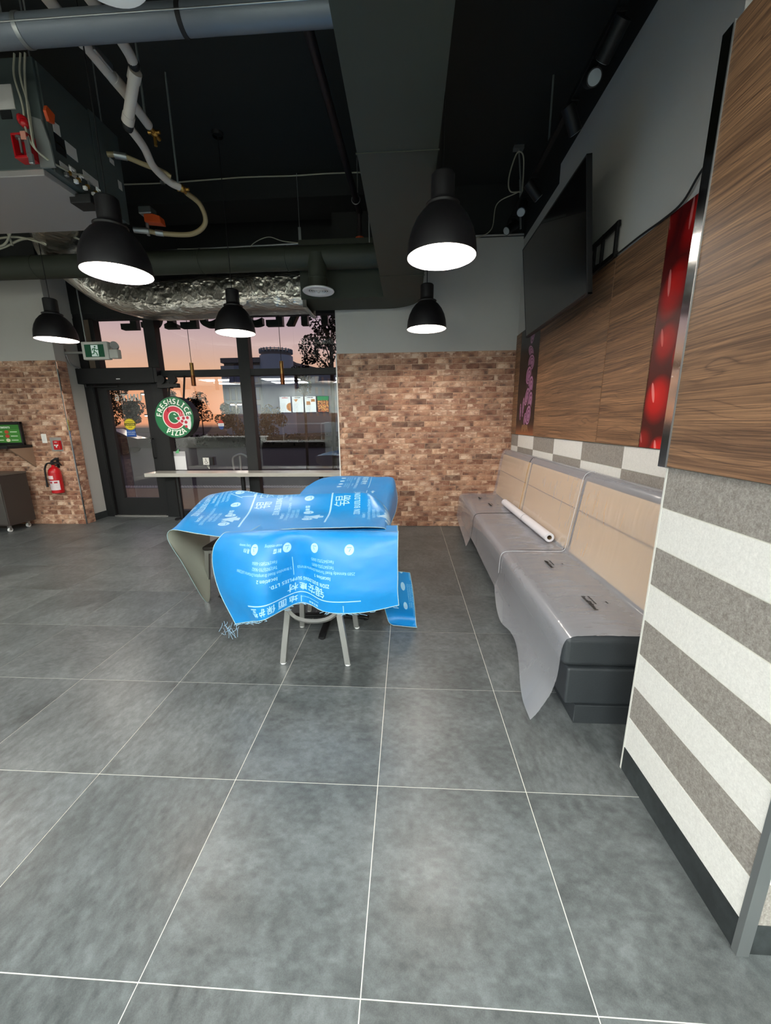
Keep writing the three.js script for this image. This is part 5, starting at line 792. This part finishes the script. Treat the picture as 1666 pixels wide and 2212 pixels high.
{ // stickers, pouch, push plate
  const cau = canvasTex(300, 480, (c, W, H) => { c.fillStyle = '#1c4f9c'; c.fillRect(20, 200, 260, 270); c.fillStyle = '#e3cf2e'; c.beginPath(); c.arc(150, 160, 150, 0, 7); c.fill(); c.lineWidth = 8; c.strokeStyle = '#3b3512'; c.beginPath(); c.arc(150, 160, 140, 0, 7); c.stroke(); c.fillStyle = '#2b2810'; c.fillRect(14, 128, 272, 66); c.fillStyle = '#f0e04a'; c.textAlign = 'center'; c.textBaseline = 'middle'; c.font = 'bold 56px sans-serif'; c.fillText('CAUTION', 150, 162, 240); c.fillStyle = '#2b2810'; c.font = 'bold 34px sans-serif'; c.fillText('AUTOMATIC', 150, 96, 200); c.fillText('DOOR', 150, 232); c.fillStyle = '#dfe8f5'; c.font = 'bold 30px sans-serif'; c.fillText('ACTIVATE SWITCH', 150, 360, 230); c.fillText('TO OPERATE', 150, 410, 200); });
  const shape = new THREE.Shape(); shape.absarc(0, 0.05, 0.094, -0.75, Math.PI + 0.75, false); shape.lineTo(-0.08, -0.145); shape.lineTo(0.08, -0.145); shape.closePath();
  const g = new THREE.ExtrudeGeometry(shape, { depth: 0.0012, bevelEnabled: false, curveSegments: 30 }); const P = g.attributes.position, U = g.attributes.uv; for (let i = 0; i < P.count; i++) U.setXY(i, (P.getX(i) + 0.094) / 0.188, (P.getY(i) + 0.145) / 0.29);
  const s = obj('caution_sticker', g, std(0xffffff, 0.5, { map: cau })); s.position.set(-4.355, 1.425, -5.948); tag(s, 'yellow and blue caution sticker on the door glass', 'sticker');
  const rnd3 = canvasTex(200, 256, (c, W, H) => { c.fillStyle = '#e9e9ea'; c.fillRect(0, 0, W, H); c.fillStyle = '#c2402c'; c.fillRect(0, 0, W, 92); c.fillStyle = '#1d3f80'; c.fillRect(0, 170, W, 90); c.strokeStyle = '#5b7396'; c.lineWidth = 10; c.beginPath(); c.moveTo(40, 140); c.lineTo(160, 140); c.stroke(); });
  const r = obj('round_sticker', new THREE.CircleGeometry(0.075, 32).scale(0.62, 1, 1), std(0xffffff, 0.5, { map: rnd3, side: THREE.DoubleSide })); r.position.set(-2.885, 1.455, -5.946); tag(r, 'small oval red, white and blue sticker on the middle window pane', 'sticker');
  const p = thing('document_pouch', 'clear plastic pouch holding a blank sheet, taped to the window above the counter', 'document', [-3.63, 0.9, -5.935]);
  part('sleeve', rbx(-0.12, 0.12, -0.145, 0.15, -0.002, 0.003, 0.001, 1), phys(0xffffff, 0.15, { transmission: 0.7, thickness: 0, side: THREE.DoubleSide }), p); part('sheet', bx(-0.09, 0.115, -0.143, 0.075, 0.0035, 0.0045), M.paper, p); part('tape', prism([[-0.03, 0.12], [0.02, 0.12], [0.022, 0.19], [0.0, 0.165], [-0.03, 0.15]], 'z', 0.0045, 0.0058), std(0x5fb979, 0.6), p);
  const wh = canvasTex(128, 128, (c) => { c.fillStyle = '#d8d6d0'; c.fillRect(0, 0, 128, 128); c.strokeStyle = '#2a2a2a'; c.lineWidth = 7; c.lineCap = 'round'; c.beginPath(); c.arc(60, 22, 6, 0, 7); c.moveTo(60, 34); c.lineTo(62, 66); c.lineTo(86, 66); c.lineTo(96, 92); c.lineTo(104, 90); c.moveTo(62, 48); c.lineTo(82, 48); c.stroke(); c.beginPath(); c.arc(64, 80, 26, 0.35, 3.9); c.stroke(); });
  const b = thing('push_plate', 'black box with a wheelchair push plate at the window above the counter', 'door button', [-3.13, 0.895, -5.9]);
  part('box', rbx(-0.085, 0.075, -0.065, 0.065, -0.045, 0.01, 0.004, 1), M.blackMetal, b); part('plate', rbx(-0.08, 0.02, -0.058, 0.058, 0.01, 0.015, 0.002, 1), M.brushed, b); part('symbol', new THREE.PlaneGeometry(0.096, 0.108).translate(-0.03, 0, 0.0158), std(0xffffff, 0.5, { map: wh }), b);
  for (const [x, d] of [[-0.03, 0.04], [-0.01, 0.02]]) part('wire', tube([[x, -0.065, -0.01], [x + 0.01, -0.09, 0], [x + d, -0.12, 0.01]], 0.004, 12, 6), M.offWhite, b);
}
// ================================================================ left wall fittings
{
  const t = thing('fire_extinguisher', 'red fire extinguisher with a white label hung on the left brick wall', 'fire extinguisher', [-5.13, 0.5, -5.29]);
  part('cylinder', lathe([[0, 0], [0.07, 0], [0.076, 0.01], [0.077, 0.3], [0.066, 0.345], [0.04, 0.375], [0.022, 0.385], [0.02, 0.41], [0, 0.41]], 40), M.red, t);
  const lab = canvasTex(256, 256, (c, W, H) => { c.fillStyle = '#ded6d8'; c.fillRect(0, 0, W, H); c.strokeStyle = '#a98f95'; c.lineWidth = 3; for (let k = 0; k < 15; k++) { c.beginPath(); c.moveTo(14, 24 + k * 15); c.lineTo(W - 20 - 50 * hash(k, 1, 2), 24 + k * 15); c.stroke(); } c.fillStyle = '#b0313c'; for (let k = 0; k < 3; k++) c.fillRect(20 + k * 78, 30, 50, 44); });
  part('label', new THREE.CylinderGeometry(0.0782, 0.0782, 0.14, 40, 1, true, -1.4, 2.6).translate(0, 0.12, 0), std(0xffffff, 0.5, { map: lab, side: THREE.DoubleSide }), t);
  part('label', new THREE.CylinderGeometry(0.0782, 0.0782, 0.05, 40, 1, true, -1.2, 1.6).translate(0, 0.235, 0), std(0xe8cfd0, 0.5, { side: THREE.DoubleSide }), t);
  part('valve', [rod([0, 0.4, 0], [0, 0.45, 0], 0.018), ball(0.0, 0.43, 0.02, 0.016)], M.blackMetal, t);
  part('handle', [prism([[-0.03, 0.44], [0.11, 0.42], [0.13, 0.4], [0.1, 0.445], [-0.02, 0.465]], 'z', -0.012, 0.012, 0.002), prism([[-0.02, 0.47], [0.06, 0.515], [0.1, 0.515], [0.1, 0.495], [0.05, 0.48], [-0.01, 0.455]], 'z', -0.012, 0.012, 0.002)], M.blackMetal, t);
  part('hose', tube([[-0.015, 0.435, 0.01], [-0.07, 0.43, 0.02], [-0.115, 0.36, 0.02], [-0.128, 0.24, 0.02], [-0.132, 0.14, 0.02]], 0.011, 40, 10), M.rubber, t); part('nozzle', rod([-0.132, 0.15, 0.02], [-0.133, 0.09, 0.02], 0.013, 0.015), M.blackMetal, t);
  part('wall_bracket', [rbx(-0.02, 0.02, 0.36, 0.5, -0.092, -0.08, 0.003, 1), bx(-0.015, 0.015, 0.39, 0.4, -0.09, -0.0)], M.blackMetal, t);
  const s = thing('light_switch', 'white rocker light switch on the left brick wall', 'switch', [-5.262, 1.285, -5.376]); part('plate', rbx(-0.038, 0.038, -0.065, 0.065, -0.002, 0.006, 0.003), M.white, s); part('rocker', rbx(-0.017, 0.017, -0.034, 0.034, 0.006, 0.01, 0.002), M.whiteGloss, s);
  const f = thing('fire_alarm', 'red fire alarm pull station on a steel plate, left brick wall', 'fire alarm', [-5.08, 1.2, -5.376]); part('steel_plate', rbx(-0.1, 0.075, -0.1, 0.1, -0.002, 0.005, 0.002, 1), M.brushed, f); const pb = part('pull_box', rbx(-0.022, 0.07, -0.075, 0.055, 0.005, 0.05, 0.006), M.red, f); part('pull_handle', [bx(0.0, 0.055, -0.02, 0.0, 0.05, 0.056), bx(0.02, 0.036, -0.045, 0.0, 0.05, 0.056)], M.white, pb);
  const al = canvasTex(128, 48, (c) => { c.fillStyle = '#a3141c'; c.fillRect(0, 0, 128, 48); c.fillStyle = '#f2e9e6'; c.font = 'bold 36px sans-serif'; c.textAlign = 'center'; c.textBaseline = 'middle'; c.fillText('FIRE', 64, 26); }); part('lettering', new THREE.PlaneGeometry(0.07, 0.026).translate(0.025, 0.033, 0.0505), std(0xffffff, 0.4, { map: al }), pb);
}
{ // condiment station
  const scr = canvasTex(640, 260, (c, W, H) => { c.fillStyle = '#3d7f2f'; c.fillRect(0, 0, W, H); c.fillStyle = '#2e6b26'; c.fillRect(0, 0, W, 70); c.fillStyle = '#e9efe2'; c.font = 'bold 40px sans-serif'; c.textBaseline = 'middle'; c.fillText('CONDIMENTS', 330, 40, 200); const cols = ['#7a3b22', '#b0482a', '#6b6a55', '#b8342a', '#8a8f72', '#cfc9a8']; for (let k = 0; k < 6; k++) { const x = k % 2 ? 500 : 330, y = 105 + (k / 2 | 0) * 60; c.fillStyle = cols[k]; c.beginPath(); c.arc(x - 20, y, 25, 0, 7); c.fill(); c.fillStyle = '#dfe8d6'; c.fillRect(x + 20, y - 5, 80, 9); } });
  const t = thing('condiment_shelf', 'condiment shelf with a framed green menu panel at the left edge', 'shelf', [-5.475, 0, -5.375]);
  part('frame', [rbx(-0.9, 0, 1.485, 1.525, 0.075, 0.12, 0.006), rbx(-0.9, 0, 1.2, 1.235, 0.075, 0.12, 0.006), rbx(-0.02, 0, 1.2, 1.525, 0.075, 0.12, 0.004), bx(-0.9, -0.02, 1.22, 1.5, 0.08, 0.105), bx(-0.85, -0.1, 1.25, 1.47, 0, 0.08)], M.blackMetal, t);
  part('menu_panel', new THREE.PlaneGeometry(0.83, 0.25).translate(-0.435, 1.36, 0.108), std(0xffffff, 0.35, { map: scr, emissive: 0xffffff, emissiveMap: scr, emissiveIntensity: 0.15 }), t);
  part('shelf_board', rbx(-0.9, 0.01, 1.16, 1.2, 0, 0.37, 0.004), M.blackMetal, t);
  part('bracket', prism([[0.0, 1.16], [0.34, 1.16], [0.0, 0.87]], 'x', -0.02, 0.005), std(0x8f7560, 0.6), t);
  const c = thing('rolling_cabinet', 'dark brown cabinet on white casters at the left edge', 'cabinet', [-5.55, 0, -5.07]);
  part('body', rbx(-0.9, 0, 0.1, 0.8, -0.2, 0.19, 0.006), M.darkBrown, c); part('top', rbx(-0.9, 0.006, 0.8, 0.825, -0.205, 0.196, 0.004), std(0x575049, 0.4), c); part('door', rbx(-0.45, -0.01, 0.12, 0.79, 0.19, 0.2, 0.003, 1), std(0x44413e, 0.45), c); part('door', rbx(-0.89, -0.46, 0.12, 0.79, 0.19, 0.2, 0.003, 1), std(0x44413e, 0.45), c);
  for (const [x, z] of [[-0.08, 0.13], [-0.08, -0.14], [-0.8, 0.13], [-0.8, -0.14]]) { const k = part('caster', [new THREE.CylinderGeometry(0.03, 0.03, 0.022, 20).rotateZ(Math.PI / 2).translate(x, 0.03, z)], M.whiteGloss, c); part('fork', [bx(x - 0.018, x - 0.013, 0.025, 0.1, z - 0.015, z + 0.015), bx(x + 0.013, x + 0.018, 0.025, 0.1, z - 0.015, z + 0.015)], M.zinc, k); }
}
// ================================================================ the service side behind the camera, mirrored in the windows
{
  const glow = std(0xffffff, 0.5, { emissive: new THREE.Color().setRGB(...PANEL_COLOR), emissiveIntensity: PANEL });
  let n = 0; const where = ['left end', 'second from the left', 'middle left', 'middle right', 'right end'];
  for (const z of [1.35, 2.35]) for (const x of [-6.3, -4.2, -2.1, -0.1, 1.7]) {
    const t = thing('ceiling_light', `flat square ceiling light over the service area, ${where[n % 5]} of the ${n < 5 ? 'front' : 'rear'} row`, 'ceiling light', [x, 2.92, z], 0, 'ceiling light panels over the service area'); n++;
    part('frame', [bx(-0.62, 0.62, -0.012, 0, -0.32, -0.3), bx(-0.62, 0.62, -0.012, 0, 0.3, 0.32), bx(-0.62, -0.6, -0.012, 0, -0.3, 0.3), bx(0.6, 0.62, -0.012, 0, -0.3, 0.3)], M.white, t); part('diffuser', bx(-0.6, 0.6, -0.008, -0.002, -0.3, 0.3), glow, t);
    const l = new THREE.RectAreaLight(new THREE.Color().setRGB(...PANEL_COLOR), PANEL, 1.2, 0.6); l.position.set(x, 2.905, z); l.lookAt(x, 0, z); scene.add(l);
  }
  const menu = (k) => canvasTex(256, 352, (c, W, H) => { c.fillStyle = k === 3 ? '#6b4326' : '#e4efec'; c.fillRect(0, 0, W, H); if (k < 3) { c.fillStyle = ['#b04a35', '#4d5a58', '#39352f'][k]; c.fillRect(60, 18, 136, 16); c.fillStyle = '#b9823c'; if (k === 0) { c.beginPath(); c.arc(10, 230, 95, 0, 7); c.fill(); c.fillStyle = '#7b3a24'; for (let i = 0; i < 9; i++) { c.beginPath(); c.arc(10 + 60 * Math.cos(i), 230 + 60 * Math.sin(i), 9, 0, 7); c.fill(); } } else if (k === 1) { c.beginPath(); c.moveTo(110, 60); c.lineTo(230, 60); c.lineTo(170, 120); c.fill(); } else { c.fillRect(20, 60, 90, 60); c.fillRect(130, 110, 90, 80); } c.strokeStyle = '#93a09d'; c.lineWidth = 3; for (let i = 0; i < 11; i++) { c.beginPath(); c.moveTo(120, 150 + i * 17); c.lineTo(236 - 30 * hash(i, k, 1), 150 + i * 17); c.stroke(); } } else { c.fillStyle = '#2f8a4c'; c.fillRect(0, 0, W, 90); for (let i = 0; i < 260; i++) { c.fillStyle = ['#d9a04a', '#b5502c', '#e6c070', '#7c3a1e'][i % 4]; c.beginPath(); c.arc(hash(i, 1, 1) * W, 100 + hash(i, 2, 2) * 250, 5 + 9 * hash(i, 3, 3), 0, 7); c.fill(); } } });
  ['white menu board with a round pizza', 'white menu board with a pizza slice', 'white menu board with square pictures', 'green and brown pizza menu board'].forEach((s, k) => { const m = menu(k), t = thing('menu_board', s + ', mirrored in the right window pane', 'menu board', [-4.68 + k * 0.49, 2.18, 3.14]); part('frame', rbx(-0.225, 0.225, -0.3, 0.3, 0, 0.05, 0.006), M.blackMetal, t); part('print', new THREE.PlaneGeometry(0.43, 0.58).rotateY(Math.PI).translate(0, 0, -0.002), std(0xffffff, 0.5, { map: m, emissive: 0xffffff, emissiveMap: m, emissiveIntensity: 4.5 }), t); });
  const c = thing('service_counter', 'long pale service counter behind the camera, mirrored in the windows', 'counter', [0, 0, 2.0]); part('front_panel', bx(-7.6, -5.2, 0, 1.0, -0.3, 0.3), std(0xc9cec8, 0.5), c); part('worktop', rbx(-7.65, -5.15, 1.0, 1.04, -0.34, 0.34, 0.006), M.whiteGloss, c);
  part('low_panel', bx(-5.15, -2.9, 0, 0.82, -0.3, 0.3), M.darkBrown, c); part('low_worktop', rbx(-5.15, -2.9, 0.82, 0.86, -0.34, 0.34, 0.006), M.whiteGloss, c); part('tall_cabinet', rbx(-2.9, -1.2, 0, 1.5, -0.3, 0.3, 0.01), std(0xd6dcd8, 0.5), c);
  const g = thing('display_case', 'glass food display case on the service counter, mirrored in the right window pane', 'display case', [-3.7, 0.86, 2.0]); part('case_frame', [bx(-0.7, 0.7, 0.58, 0.62, -0.28, 0.28), bx(-0.7, -0.67, 0, 0.6, -0.28, -0.25), bx(0.67, 0.7, 0, 0.6, -0.28, -0.25), bx(-0.7, 0.7, 0, 0.03, -0.28, 0.28)], M.whiteGloss, g); part('pane', new THREE.PlaneGeometry(1.34, 0.55).translate(0, 0.3, -0.28), M.glass, g); part('case_shelf', bx(-0.66, 0.66, 0.3, 0.315, -0.25, 0.25), M.steel, g);
  struct('wall_kitchen_panel', bx(-7.9, -2.4, 0, 1.85, 3.17, 3.21), M.brownPanel);
}
renderer.render(scene, camera);
